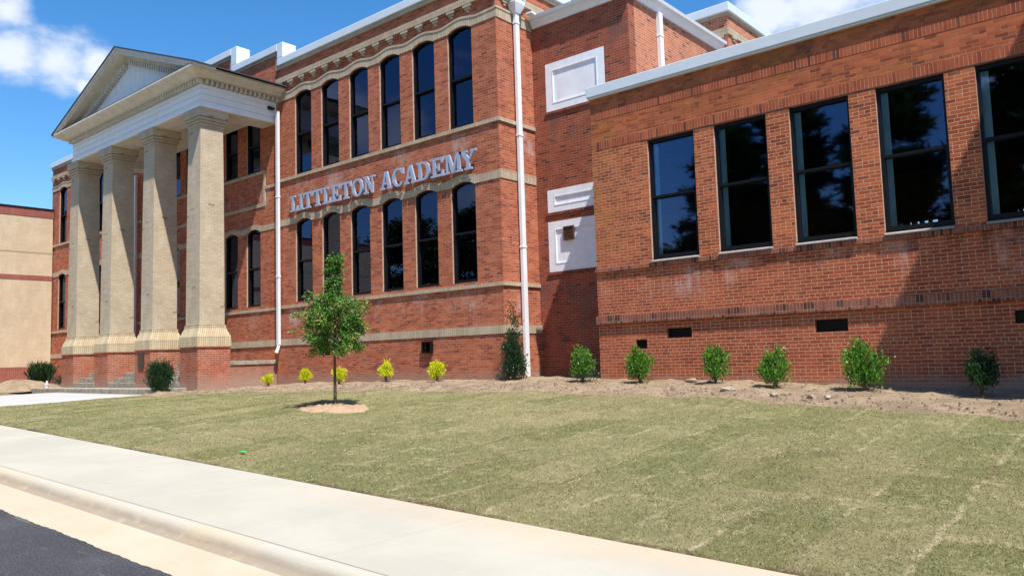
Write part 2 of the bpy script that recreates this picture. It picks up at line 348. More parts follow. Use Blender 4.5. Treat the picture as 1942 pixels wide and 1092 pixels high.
def sod_colour(g):
    x, y, z = g.xyz(); w = g.xyz(g.noise(1.5, 3, .6, out='Color'))
    vec = g.comb(g.math('ADD', y, g.math('MULTIPLY', w[0], .25)), g.math('ADD', x, g.math('MULTIPLY', w[1], .18)), 0.)
    b = g.N('ShaderNodeTexBrick'); b.offset = .37; b.inputs['Scale'].default_value = 1; b.inputs['Brick Width'].default_value = 1.9; b.inputs['Row Height'].default_value = .72
    b.inputs['Mortar Size'].default_value = .05; b.inputs['Mortar Smooth'].default_value = 1.; b.inputs['Color1'].default_value = (0, 0, 0, 1); b.inputs['Color2'].default_value = (1, 1, 1, 1); b.inputs['Mortar'].default_value = (.5, .5, .5, 1); g.L(vec, b.inputs['Vector'])
    c = g.mix(b.outputs['Color'], (.20, .192, .078), (.31, .27, .138))
    c = g.mix(g.rng(g.noise(.35, 6, .65), .40, .62, 0., .45), c, (.17, .195, .072))
    c = g.mix(g.rng(g.noise(1.4, 6, .75, stretch=(1., 1.4, 1)), .50, .66, 0., .45), c, (.42, .355, .195))
    c = g.mix(g.rng(g.noise(6, 6, .8, stretch=(1.3, .8, 1)), .52, .66, 0., .55), c, (.50, .43, .25))
    c = g.mix(g.rng(g.noise(9, 5, .8, stretch=(.8, 1.5, 1)), .56, .68, 0., .7), c, (.12, .135, .045))
    sm = g.math('MULTIPLY', b.outputs['Fac'], g.math('MULTIPLY', g.rng(g.noise(.9, 4, .6), .38, .58, 0., .95), g.rng(g.noise(7, 5, .8), .40, .60))); c = g.mix(sm, c, g.mix(g.rng(g.noise(.5, 3, .5), .40, .48), (.155, .105, .055), (.50, .42, .26)))
    c = g.mix(g.math('MULTIPLY', g.rng(y, 5.41, 5.56, 1., 0.), g.rng(g.noise(4, 4, .7), .38, .52)), c, (.13, .08, .045))
    return c
def mats_ground():
    g = NG('sod_lawn'); c = sod_colour(g)
    M['lawn'] = g.done(c, .95, g.bump(g.math('ADD', g.noise(48, 4, .75), g.math('MULTIPLY', g.noise(7, 4, .6), 1.6)), .03), .1)
    g = NG('sandy_clay'); c = g.mix(g.rng(g.noise(1.3, 6, .65), .35, .65), (.43, .32, .21), (.30, .22, .145))
    c = g.mix(g.rng(g.noise(9, 6, .7), .52, .68, 0., .7), c, (.17, .12, .085)); c = g.mix(g.rng(g.noise(45, 4, .7), .55, .7, 0., .6), c, (.50, .40, .30))
    M['clay'] = g.done(c, .97, g.bump(g.math('ADD', g.noise(14, 6, .7), g.math('MULTIPLY', g.noise(50, 4, .7), .5)), .06), .1)
    g = NG('orange_sand'); c = g.mix(g.rng(g.noise(2.3, 6, .65), .35, .65), (.52, .35, .23), (.42, .27, .18))
    c = g.mix(g.rng(g.noise(14, 6, .7), .52, .68, 0., .7), c, (.30, .18, .11)); M['sand'] = g.done(c, .97, g.bump(g.noise(22, 6, .7), .04), .1)
    g = NG('new_pale_concrete'); x, y, z = g.xyz(); c = g.mix(g.rng(g.noise(.7, 6, .65), .35, .65), (.45, .42, .345), (.40, .375, .31))
    c = g.mix(g.rng(g.noise(2.1, 6, .7, stretch=(1, 1.5, 1)), .55, .75, 0., .45), c, (.48, .38, .27)); c = g.mix(g.rng(g.noise(18, 5, .7), .60, .72, 0., .5), c, (.33, .30, .25)); c = g.mix(g.rng(g.noise(75, 3, .6), .69, .74, 0., .6), c, (.2, .17, .13))
    c = g.mix(g.rng(g.noise(1.2, 4, .7, stretch=(.6, 3.5, 1)), .63, .72, 0., .3), c, (.36, .33, .28))
    j = g.math('ABSOLUTE', g.math('SUBTRACT', g.math('FLOORED_MODULO', g.math('ADD', x, .4), 3.05), 1.5)); jf = g.rng(j, .004, .012, .22, 0.)
    ss = g.math('MULTIPLY', g.rng(x, -9., -3.5), g.rng(g.math('ADD', y, g.math('MULTIPLY', g.noise(1.6, 5, .7), 1.0)), 5.1, 5.9, 0., .55)); c = g.mix(ss, c, (.52, .38, .25))
    c = g.mix(jf, c, (.25, .22, .18)); M['concrete'] = g.done(c, .9, g.bump(g.math('ADD', g.noise(60, 4, .7), g.math('MULTIPLY', jf, -2.)), .003), .2)
    g = NG('sand_stained_concrete'); c = g.mix(g.rng(g.noise(.9, 6, .65), .3, .65), (.50, .42, .31), (.45, .37, .265)); c = g.mix(g.rng(g.noise(6, 6, .7, stretch=(.5, 2, 1)), .58, .75, 0., .5), c, (.45, .31, .19))
    c = g.mix(g.rng(g.noise(30, 5, .7), .6, .75, 0., .5), c, (.38, .29, .2)); M['gutter'] = g.done(c, .9, g.bump(g.noise(50, 4, .7), .004), .2)
    g = NG('curb_concrete'); c = g.mix(g.rng(g.noise(1.1, 6, .65), .4, .62), (.45, .41, .34), (.49, .41, .30)); x, y, z = g.xyz(); c = g.mix(g.math('MULTIPLY', g.rng(g.math('ADD', y, g.math('MULTIPLY', g.noise(2.2, 4, .6), .03)), 3.54, 3.575, .75, 0.), g.rng(g.noise(5, 4, .6), .3, .5, .6, 1.)), c, (.25, .19, .13)); c = g.mix(g.rng(g.noise(26, 5, .7), .6, .75, 0., .5), c, (.36, .32, .27)); M['curb'] = g.done(c, .9, g.bump(g.noise(50, 4, .7), .004), .2)  # brown band low on the curb face: painted-in shading along with sediment stain
    g = NG('asphalt'); c = g.mix(g.rng(g.noise(1.2, 5, .6), .35, .7), (.040, .039, .044), (.062, .060, .067)); c = g.mix(g.rng(g.noise(70, 4, .75), .52, .66, 0., .9), c, (.16, .155, .16))
    c = g.mix(g.rng(g.noise(2.6, 6, .7, stretch=(.5, 3, 1)), .56, .68, 0., .5), c, (.17, .16, .155)); c = g.mix(g.rng(g.noise(130, 2, .5), .73, .78, 0., 1.), c, (.6, .58, .55)); M['asphalt'] = g.done(c, .85, g.bump(g.noise(120, 3, .7), .006), .3)
    g = NG('far_ground'); M['ground'] = g.done(g.mix(g.rng(g.noise(.3, 6, .6), .35, .65), (.17, .18, .07), (.27, .22, .13)), .97, None, .1)
    g = NG('white_new_walk'); M['walk'] = g.done(g.mix(g.rng(g.noise(1.2, 5, .6), .3, .7), (.46, .45, .44), (.42, .40, .385)), .9, None, .2)
mats_ground()
def blade_mat():
    g = NG('grass_blade'); at = g.N('ShaderNodeAttribute'); at.attribute_name = 'lv'; q = g.xyz(at.outputs['Vector'])
    c = sod_colour(g); c = g.mix(1., c, g.mix(q[0], (.72, .75, .66), (1.38, 1.34, 1.3)), 'MULTIPLY'); c = g.mix(g.math('MULTIPLY', q[1], .8), c, (.62, .54, .36))
    g.done(c, .75, None, .25); t = g.N('ShaderNodeBsdfTranslucent'); g.L(c, t.inputs[0]); mx = g.N('ShaderNodeMixShader'); mx.inputs[0].default_value = .25
    g.L(g.p.outputs[0], mx.inputs[1]); g.L(t.outputs[0], mx.inputs[2]); g.L(mx.outputs[0], g.out.inputs[0]); return g.m
M['straw'] = blade_mat()

def ground_far(x, y):
    if y < 3.4: return walk_z(x)-.30
    return gz(x, y)-.10
yy = [-400, -200, -100, -50, -20, -8, 0, 2, 3.39, 3.6, 5, 7, 9, 11, 13, 15.2, 25, 60, 120, 400]
xx = [-500, -250, -120, -80, -60, -45, -36, -30, -24.5, -23, -21, -18, -13, -10, -5.8, -2, 4, 12, 30, 100, 400]
v = [(x, y, ground_far(x, y)) for x in xx for y in yy]; n = len(yy)
fc = [(i*n+k, (i+1)*n+k, (i+1)*n+k+1, i*n+k+1) for i in range(len(xx)-1) for k in range(n-1)]
me = bpy.data.meshes.new('ground'); me.from_pydata(v, [], fc); me.materials.append(M['ground']); o = bpy.data.objects.new('ground', me); C.objects.link(o); o['kind'] = 'structure'

xs = fr(-24.6, 4, .1)
sheet('lawn', xs, lambda x: (5.40, lawn_edge(x)), lambda x, y: gz(x, y)+lumps(x, y), M['lawn'], 60)
WALKX = (-31.6, -24.62)
sheet('lawn', fr(-60, WALKX[0], .5), lambda x: (5.40, 10.6), lambda x, y: gz(x, y)+lumps(x, y)-.01, M['lawn'], 20)
rr = random.Random(3)
bump_pts = [(rr.uniform(-23, 2), rr.uniform(.2, 2.6), rr.uniform(.04, .16), rr.uniform(.006, .028)) for _ in range(900)]
grid = {}
for bp in bump_pts: grid.setdefault(int(bp[0]), []).append(bp)
def bed_z(x, y):
    e = lawn_edge(x); z = gz(x, y)-.03*max(0, min(1, (e-y)/.25+.0))+.01+.035*math.sin(max(0, min(1, (y-e)/1.4))*math.pi)
    for k in (int(x)-1, int(x), int(x)+1):
        for (bx, by, br, bh) in grid.get(k, ()):
            d = ((x-bx)**2+(y-e-by)**2)/(br*br)
            if d < 4 and y > e: z += bh*math.exp(-d*1.5)
    return z+lumps(x, y)+(lumps(x*2, y*2)*.6 if y > e+.1 else 0)
sheet('soil_bed', fr(-23.6, 4, .06), lambda x: (lawn_edge(x)-.3, 15.26 if x < -13 or x > -10.3 else 16.75), bed_z, M['clay'], 60)
sheet('soil_bed', fr(-45, -33.9, .2), lambda x: (10.4, 15.25), lambda x, y: gz(x, y)+.02+lumps(x*2, y*2), M['clay'], 30)
wk = sheet('walkway', fr(WALKX[0], WALKX[1]+.03, .5), lambda x: (5.40, 11.5), lambda x, y: gz(x, y)+.03, M['walk'], 12); sd = wk.modifiers.new('slab', 'SOLIDIFY'); sd.thickness = .12; sd.offset = -1 if wk.data.polygons[0].normal.z > 0 else 1
sheet('sidewalk', fr(-60, 8, 1.), lambda x: (3.65, 5.40), lambda x, y: walk_z(x), M['concrete'], 2)
def curb_profile(x):
    z = walk_z(x)
    return [(3.67, z-.004), (3.649, z-.0035), (3.645, z-.001), (3.61, z-.004), (3.585, z-.014), (3.562, z-.034), (3.548, z-.06), (3.535, z-.088), (3.515, z-.110), (3.48, z-.123), (3.44, z-.129)]
m = MB(); xs = fr(-60, 8, 1.); pr = [curb_profile(x) for x in xs]; k = len(pr[0])
m.add([(xs[i], p[0], p[1]) for i in range(len(xs)) for p in pr[i]], [(i*k+q, (i+1)*k+q, (i+1)*k+q+1, i*k+q+1) for i in range(len(xs)-1) for q in range(k-1)])
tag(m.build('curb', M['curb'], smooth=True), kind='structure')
sheet('gutter', fr(-60, 8, 1.), lambda x: (2.95, 3.452), lambda x, y: walk_z(x)-.128-.02*(3.45-y)/.5, M['gutter'], 2)
def edge_r(x): return 2.94+.006*math.sin(x*3)+.006*math.sin(x*9.1)+.005*math.sin(x*37)
sheet('road', fr(-60, 8, .05), lambda x: (-9, edge_r(x)), lambda x, y: walk_z(x)-.135+min(.0, 0), M['asphalt'], 8)

# ------------------------------------------------------------------ openings & windows
def arch_loop(x0, x1, z0, zs, rise, n=10):
    """counter-clockwise loop of an opening with a segmental head"""
    w = (x1-x0)/2; rad = (w*w+rise*rise)/(2*rise); cx = (x0+x1)/2; cz = zs+rise-rad; a = math.asin(w/rad)
    return [(x0, z0), (x1, z0)] + [(cx+rad*math.sin(a-2*a*i/n), cz+rad*math.cos(a-2*a*i/n)) for i in range(n+1)]
def offset_arch(x0, x1, z0, zs, rise, d, n=10): return arch_loop(x0+d, x1-d, z0+d, zs-d*.2, rise*.85, n)
def rect(x0, x1, z0, z1): return [(x0, z0), (x1, z0), (x1, z1), (x0, z1)]

def curtain_mesh(w, h, kind):
    m = MB(); n = 16; k = 14; vs = []
    for side in (0, 1):
        for j in range(k+1):
            t = j/k; z = .06+(h-.14)*t
            if kind == 'tied': wd = .40-.20*min(1, t/.5) if t < .5 else .20+.12*(t-.5)
            elif kind == 'narrow': wd = .125 if w > 1 else .21
            else: wd = w-.1
            for i in range(n+1):
                s_ = i/n; vs.append((.045+wd*s_, .165+.035+.014*math.sin(s_*22)+(.006 if side else 0), z))
    a = (n+1)*(k+1)
    fs = [(j*(n+1)+i, j*(n+1)+i+1, (j+1)*(n+1)+i+1, (j+1)*(n+1)+i) for j in range(k) for i in range(n)]
    return m.add(vs, fs+[tuple(reversed([i+a for i in q])) for q in fs])
def window_proto(w, h, zs, rise, rail, kind, rec=.05, wing=False):
    """parts at local origin (bottom left of the opening, in the wall face)"""
    loop = arch_loop(0, w, 0, zs, rise) if rise else rect(0, w, 0, h)
    fw = .05
    inner_u = arch_loop(fw, w-fw, rail+.025, zs-.02, rise*.85) if rise else rect(fw, w-fw, rail+.025, h-fw-.02)
    inner_l = rect(fw+.02, w-fw-.02, fw+.03, rail-.03)
    m = MB(); m.prism([loop, inner_u, inner_l], rec, rec+.12)
    m.box(fw+.021, w-fw-.021, rec-.012, rec-.001, rail-.026, rail-.004)
    fr_ = m.build('window', M['black'])
    top_ = (zs if rise else h)-.01; rv = MB(); rv.box(.0005, .005, .004, rec-.001, .01, top_); rv.box(w-.005, w-.0005, .004, rec-.001, .01, top_); rv.build('reveal', M['reveal'], fr_, local=True)
    p = MB(); p.prism([inner_u], rec+.075, rec+.081); p.prism([inner_l], rec+.095, rec+.101)
    pn = p.build('pane', M['glass'], fr_, local=True)
    if kind != 'none':
        cu = curtain_mesh(w, h, kind).build('curtain' if kind != 'blind' else 'blind', M['curtain'] if kind != 'blind' else M['blind'], fr_, smooth=True, local=True)
    return fr_
PROTOS = {}
def place_window(parent, x, z, key):
    if key not in PROTOS: raise KeyError
    pr = PROTOS[key]
    if pr[1] == 0:
        o = pr[0]; o.parent = parent; o.matrix_parent_inverse = Matrix.Translation(parent_loc(parent)).inverted(); o.location = (x, 15.2, z)
    else: o = copy_part(pr[0], parent, (x, 15.2, z))
    pr[1] += 1; return o
UW, UZ, US, URS = .91, 6.21, 8.88, .125         # upper arched windows
LZ, LS = 1.99, 4.575
PROTOS['up'] = [window_proto(UW, US+URS-UZ, US-UZ, URS, 7.58-UZ, 'narrow'), 0]
PROTOS['low'] = [window_proto(UW, LS+.13-LZ, LS-LZ, .13, 3.33-LZ, 'tied'), 0]
PROTOS['lowdark'] = [window_proto(.88, LS+.13-LZ, LS-LZ, .13, 3.33-LZ, 'none'), 0]
PROTOS['lowblind'] = [window_proto(.88, LS+.13-LZ, LS-LZ, .13, 3.33-LZ, 'blind'), 0]
PROTOS['upshort'] = [window_proto(.88, 8.85-6.72, 8.73-6.72, .12, 7.7-6.72, 'none'), 0]
PROTOS['wing'] = [window_proto(1.14, 2.66, 0, 0, 1.37, 'narrow', rec=.06), 0]

def front_band(m, x0, x1, z0, z1, proud=.03, back=.012): m.box(x0, x1, 15.2-proud, 15.2+back, z0, z1)
def wave_band(wins, xa, xb, zlo, zhi, crown, extra_lo, y0, y1, m, n=14, spring_z=None):
    """band whose lower edge follows the window heads: flat zlo between, arch over each window; top edge waves with it"""
    lo = [(xa, zlo)]; hi = [(xa, zhi)]
    for (a, b, rise) in wins:
        w = (b-a)/2; cx = (a+b)/2
        rise_ = extra_lo[1]; rad = (w*w+rise_*rise_)/(2*rise_); lo.append((a-.015, zlo))
        for i in range(n+1):
            x = a+(b-a)*i/n; lo.append((x, extra_lo[0]+rise_-rad+math.sqrt(max(0, rad*rad-(x-cx)**2))+.001))
        lo.append((b+.015, zlo))
        for i in range(n+1):
            x = cx-.72+1.44*i/n; t = (x-cx)/.72; hi.append((x, zhi-.02+.095*(.5+.5*math.cos(math.pi*t)) if abs(t) < 1 else zhi-.02))
    lo.append((xb, zlo)); hi.append((xb, zhi))
    hi = sorted(set(hi)); m.prism([lo+hi[::-1]], y0, y1); return hi

# ------------------------------------------------------------------ main school building
bld = empty('school_building', (-28, 15.2, -.7), 'long two-storey red brick school with arched black windows and tan brick bands', 'building')
XL, XR, XP0, XP1 = -42.84, -13.06, -33.05, -23.05
bay = [-22.04+1.438*i for i in range(6)]
lbay = [XL+.92+1.438*i for i in range(6)]
holes = []; wins_main = [(x, x+UW, .12) for x in bay]; wins_left = [(x, x+UW, .12) for x in lbay]
for x in bay+lbay:
    holes += [arch_loop(x, x+UW, UZ, US, URS), arch_loop(x, x+UW, LZ, LS, .13)]
pu = [-32.02, -30.67, -29.38, -27.6, -26.45, -25.0]; pl = [-32.02, -30.67, -26.45, -25.0]
for x in pu: holes.append(arch_loop(x, x+.88, 6.72, 8.73, .12))
for x in pl: holes.append(arch_loop(x, x+.88, LZ, LS, .13))
holes.append(arch_loop(-28.95, -27.15, 0.02, 4.1, .3))
vents = [(-16.0, -15.64, .16, .48), (-20.56, -20.22, .22, .46)]
for vv in vents: holes.append(rect(*vv))
outer = [(XL, -1.6), (XR, -1.6), (XR, 10.15), (-23.0, 10.15), (-23.0, 10.68), (-25.95, 10.68), (-25.95, 11.35), (-30.15, 11.35), (-30.15, 10.68), (-33.1, 10.68), (-33.1, 10.15), (XL, 10.15)]
m = MB(); m.prism([outer]+holes, 15.2, 15.55); front = m.build('front_wall', M['red'], bld)
m = MB(); m.box(XR-.35, XR, 15.551, 22.0, -1.6, 10.15); m.box(XL, XL+.35, 15.551, 26, -1.6, 10.15); m.box(XL+.351, XR-.351, 26, 26.3, -1.6, 10.15)
m.build('side_wall', M['red'], bld)
# plinth, slightly proud
for (a, b) in ((XP1, XR+.03), (XL-.03, XP0)):
    hs = [rect(*vv) for vv in vents if a < vv[0] < b]
    m = MB(); m.prism([rect(a, b, -1.6, .585)]+hs, 15.165, 15.1995)
    if a == XP1: m.box(XR+.0005, XR+.03, 15.2, 16.7, -1.6, .585)
    m.build('plinth', M['red'], bld)
# bands
m = MB()
for (a, b) in ((XP1, XR), (XL, XP0)):
    front_band(m, a, b+.045 if b == XR else b, .59, .815, .055); front_band(m, a, b+.045 if b == XR else b, 1.815, 1.915, .045); front_band(m, a, b+.045 if b == XR else b, 6.105, 6.205, .045)
front_band(m, XP0+.001, XP1-.001, .59, .815, .03); front_band(m, XP0+.001, XP1-.001, 1.80, 1.90, .03)
front_band(m, XP1-.76, XP1-.001, 6.03, 6.13, .03)
for (z0, z1, p) in ((.59, .815, .055), (1.815, 1.915, .045), (6.105, 6.205, .045), (4.605, 4.84, .02), (8.90, 9.14, .02)):
    m.box(XR-.0, XR+p, 15.2005 if p != .045 else 15.2005, 16.69, z0, z1)
# portico wall panel frames
for (a, b) in ((-26.6, -23.8), (-30.8, -26.9), (-32.9, -31.0)):
    m.box(a, b, 15.175, 15.21, 5.44, 5.55); m.box(a, b, 15.175, 15.21, 6.60, 6.70); m.box(b-.13, b, 15.175, 15.21, 5.551, 6.599); m.box(a, a+.12, 15.175, 15.21, 5.551, 6.599)
m.build('tan_band', M['tan'], bld)
m = MB(); H = {}
H['um'] = wave_band(wins_main, XP1, XR, 8.90, 9.12, .1, (US, URS), 15.18, 15.21, m)
H['ul'] = wave_band(wins_left, XL, XP0, 8.90, 9.12, .1, (US, URS), 15.18, 15.21, m)
H['lm'] = wave_band(wins_main, XP1, XR, 4.595, 4.83, .1, (LS, .13), 15.18, 15.21, m)
H['ll'] = wave_band(wins_left, XL, XP0, 4.595, 4.83, .1, (LS, .13), 15.18, 15.21, m)
wp = [(x, x+.88, .12) for x in (-32.02, -30.67, -26.45, -25.0)]
wave_band(wp, XP0, XP1, 4.58, 4.79, .1, (LS, .13), 15.185, 15.21, m)
wave_band([(x, x+.88, .12) for x in pu], XP0, XP1, 8.75, 9.0, .1, (8.73, .12), 15.185, 15.21, m)
m.build('arched_band', M['tan'], bld)
for key in ('um', 'ul'):
    hi = H[key]; m = MB(); m.prism([[(x, z+.001) for x, z in hi]+[(x, z+.058) for x, z in hi[::-1]]], 15.166, 15.21)
    if key == 'um': m.box(XR+.001, XR+.035, 15.166, 16.69, 9.142, 9.2)
    m.build('label_mould', M['tan_flat'], bld)
# dentil band and corbels
m = MB()
for (a, b) in ((XP1, XR+.06), (XL, XP0)):
    m = MB(); m.box(a, b, 15.12, 15.21, 9.52, 9.70); m.build('upright_brick_band', M['tan'], bld); m = MB(); m.box(a, b, 15.14, 15.21, 10.02, 10.14); m.build('eaves_course', M['tan_flat'], bld)
m = MB(); m.box(XR+.001, XR+.07, 15.211, 22, 9.52, 9.70); m.build('upright_brick_band', M['tan'], bld)
m = MB(); m.box(XR+.001, XR+.05, 15.211, 22, 10.02, 10.14); m.build('eaves_course', M['tan_flat'], bld)
def corbel_front(cx, mm):
    for (hw, z0, z1, p) in ((.15, 9.44, 9.51, .075), (.10, 9.37, 9.435, .055), (.045, 9.30, 9.365, .035)): mm.box(cx-hw, cx+hw, 15.2-p, 15.21, z0, z1)
for cx in [-22.84+.63*i for i in range(15)]+[-42.6+.63*i for i in range(15)]: m = MB(); corbel_front(cx, m); m.build('brick_corbel', M['tan_flat'], bld)
for i in range(10):
    m = MB(); cyy = 15.55+.63*i
    for (hw, z0, z1, p) in ((.15, 9.44, 9.51, .075), (.10, 9.37, 9.435, .055), (.045, 9.30, 9.365, .035)): m.box(XR+.001, XR+p, cyy-hw, cyy+hw, z0, z1)
    m.build('brick_corbel', M['tan_flat'], bld)
m = MB()      # red brick headers between corbels under the dentil band
for a in [-22.84+.63*i+.17 for i in range(14)]+[-42.6+.63*i+.17 for i in range(14)]:
    m = MB(); m.box(a, a+.29, 15.15, 15.21, 9.445, 9.505); m.box(a, a+.29, 15.17, 15.21, 9.375, 9.43); m.build('header_bricks', M['red'], bld)
# stone trim around the stepped parapet
m = MB()
m.prism([[(-23.0-.10, 10.15), (-23.0+.0, 10.05), (-23.0, 10.145), (-23.085, 10.155), (-23.085, 10.675), (-23.10, 10.675)]], 15.17, 15.199)
m.box(-25.95, -23.101, 15.17, 15.199, 10.60, 10.675); m.box(-30.15, -26.05, 15.17, 15.199, 11.27, 11.345); m.box(-26.05, -25.955, 15.17, 15.199, 10.69, 11.26)
m.build('parapet_trim', M['tan_flat'], bld)
# coping
m = MB(); y0, y1 = 15.10, 15.66
def cop(mm, a, b, zb, h=.255, ya=y0, yb=y1): mm.box(a, b, ya, yb, zb+.003, zb+h)
cop(m, -22.94, XR+.12, 10.15); cop(m, -25.89, -22.941, 10.683); m.box(-22.94, -22.6, 15.105, 15.655, 10.406, 10.937)
cop(m, -30.21, -25.891, 11.353); m.box(-25.89, -25.5, 15.105, 15.655, 10.939, 11.606)
cop(m, -33.16, -30.211, 10.683); m.box(-30.6, -30.21, 15.105, 15.655, 10.939, 11.606); m.box(-33.5, -33.16, 15.105, 15.655, 10.406, 10.937)
cop(m, XL-.1, -33.161, 10.15); m.box(XR-.45, XR+.12, 15.661, 22.0, 10.153, 10.405); m.box(XL-.1, XL+.4, 15.661, 26.2, 10.153, 10.405)
m.build('coping', M['coping'], bld, bevel=.02)
m = MB(); m.box(XL+.351, XR-.46, 15.70, 25.9, 9.7, 9.85); m.build('flat_roof', M['roof'], bld)
m = MB()      # rooms behind the windows
m.box(XL+.36, XR-.36, 15.56, 25.95, 5.0, 5.35); m.box(XL+.36, XR-.36, 15.56, 25.95, .3, .5)
for x in (-33.0, -23.5, -18.1, -38): m.box(x, x+.15, 15.56, 22, .51, 4.99); m.box(x, x+.15, 15.56, 22, 5.36, 9.6)
m.box(XL+.36, XR-.36, 22.0, 22.1, .51, 9.6)
m.build('interior_partitions', M['dark'], bld)
for i, x in enumerate(bay): place_window(bld, x, UZ, 'up')
for i, x in enumerate(bay): place_window(bld, x, LZ, 'low' if i != 1 else 'low')
for i, x in enumerate(lbay): place_window(bld, x, UZ, 'up'); place_window(bld, x, LZ, 'low')
for x in pu: place_window(bld, x, 6.72, 'upshort')
for x in pl: place_window(bld, x, LZ, 'lowblind' if x == -25.0 else 'lowdark')
m = MB(); m.prism([arch_loop(-28.95, -27.15, .02, 4.1, .3), rect(-28.85, -28.1, .12, 3.1), rect(-28.0, -27.25, .12, 3.1), arch_loop(-28.85, -27.25, 3.25, 4.0, .26)], 15.33, 15.39)
d = m.build('entrance_door', M['black'], bld); m = MB(); m.box(-28.85, -28.1, 15.35, 15.356, .12, 3.1); m.box(-28.0, -27.25, 15.35, 15.356, .12, 3.1); m.prism([arch_loop(-28.85, -27.25, 3.25, 4.0, .26)], 15.35, 15.356); m.build('pane', M['glass'], d)
# vents
def grille(name, x0, x1, z0, z1, yf, parent, mat, box=False):
    m = MB()
    if box: m.prism([rect(x0-.01, x1+.01, z0-.01, z1+.01), rect(x0+.03, x1-.03, z0+.03, z1-.03)], yf-.09, yf+.0)
    m.box(x0+.002, x1-.002, yf+.10, yf+.12, z0+.002, z1-.002)
    n = max(2, int((z1-z0)/.045))
    for i in range(n): zz = z0+(i+.5)*(z1-z0)/n; m.box(x0+.004, x1-.004, yf+.05, yf+.09, zz-.006, zz+.006)
    return m.build(name, mat, parent)
grille('vent_grille', *vents[0], 15.165, bld, M['black'], True); grille('vent_grille', *vents[1], 15.165, bld, M['black'])
# downpipe parts
def downpipe(parent, x0, x1, y0, y1, ztop, zbot, joints, head=None, shoe=None, name='downpipe'):
    m = MB(); m.box(x0, x1, y0, y1, zbot, ztop)
    for z in joints: m.box(x0-.012, x1+.012, y0-.012, y1+.012, z-.035, z+.02)
    o = m.build(name, M['pipe'], parent, bevel=.008)
    if head:
        cx, cyy = (x0+x1)/2, (y0+y1)/2
        def rg(w, d, z): return [(cx-w, cyy-d, z), (cx+w, cyy-d, z), (cx+w, cyy+d, z), (cx-w, cyy+d, z)]
        m = MB(); m.rings([rg(.075, .10, ztop-.01), rg(.10, .13, ztop+.07), rg(.15, .21, ztop+.24), rg(.15, .21, ztop+.36), rg(.165, .23, ztop+.37), rg(.165, .23, ztop+.41)]); m.build('rain_head', M['pipe'], o)
    return o
downpipe(bld, XR+.06, XR+.16, 15.84, 15.99, 9.17, -.53, (8.9, 5.83, 2.85), head=True)
downpipe(bld, -22.93, -22.80, 15.03, 15.12, 8.55, .62, (5.6, 2.9))
m = MB(); m.tube([(-22.865, 15.09, .66), (-22.865, 15.05, .5), (-22.86, 14.98, .36)], [.055, .055, .06], 8); m.build('pipe_shoe', M['pipe'], bld)
downpipe(bld, -33.45, -33.33, 15.03, 15.12, 8.15, .62, (5.6, 2.9))
m = MB(); m.box(XR+.10, XR+.30, 16.35, 16.55, 9.28, 9.33); m.box(XR+.02, XR+.22, 15.55, 15.7, 9.62, 9.67); m.build('scupper', M['pipe'], bld)

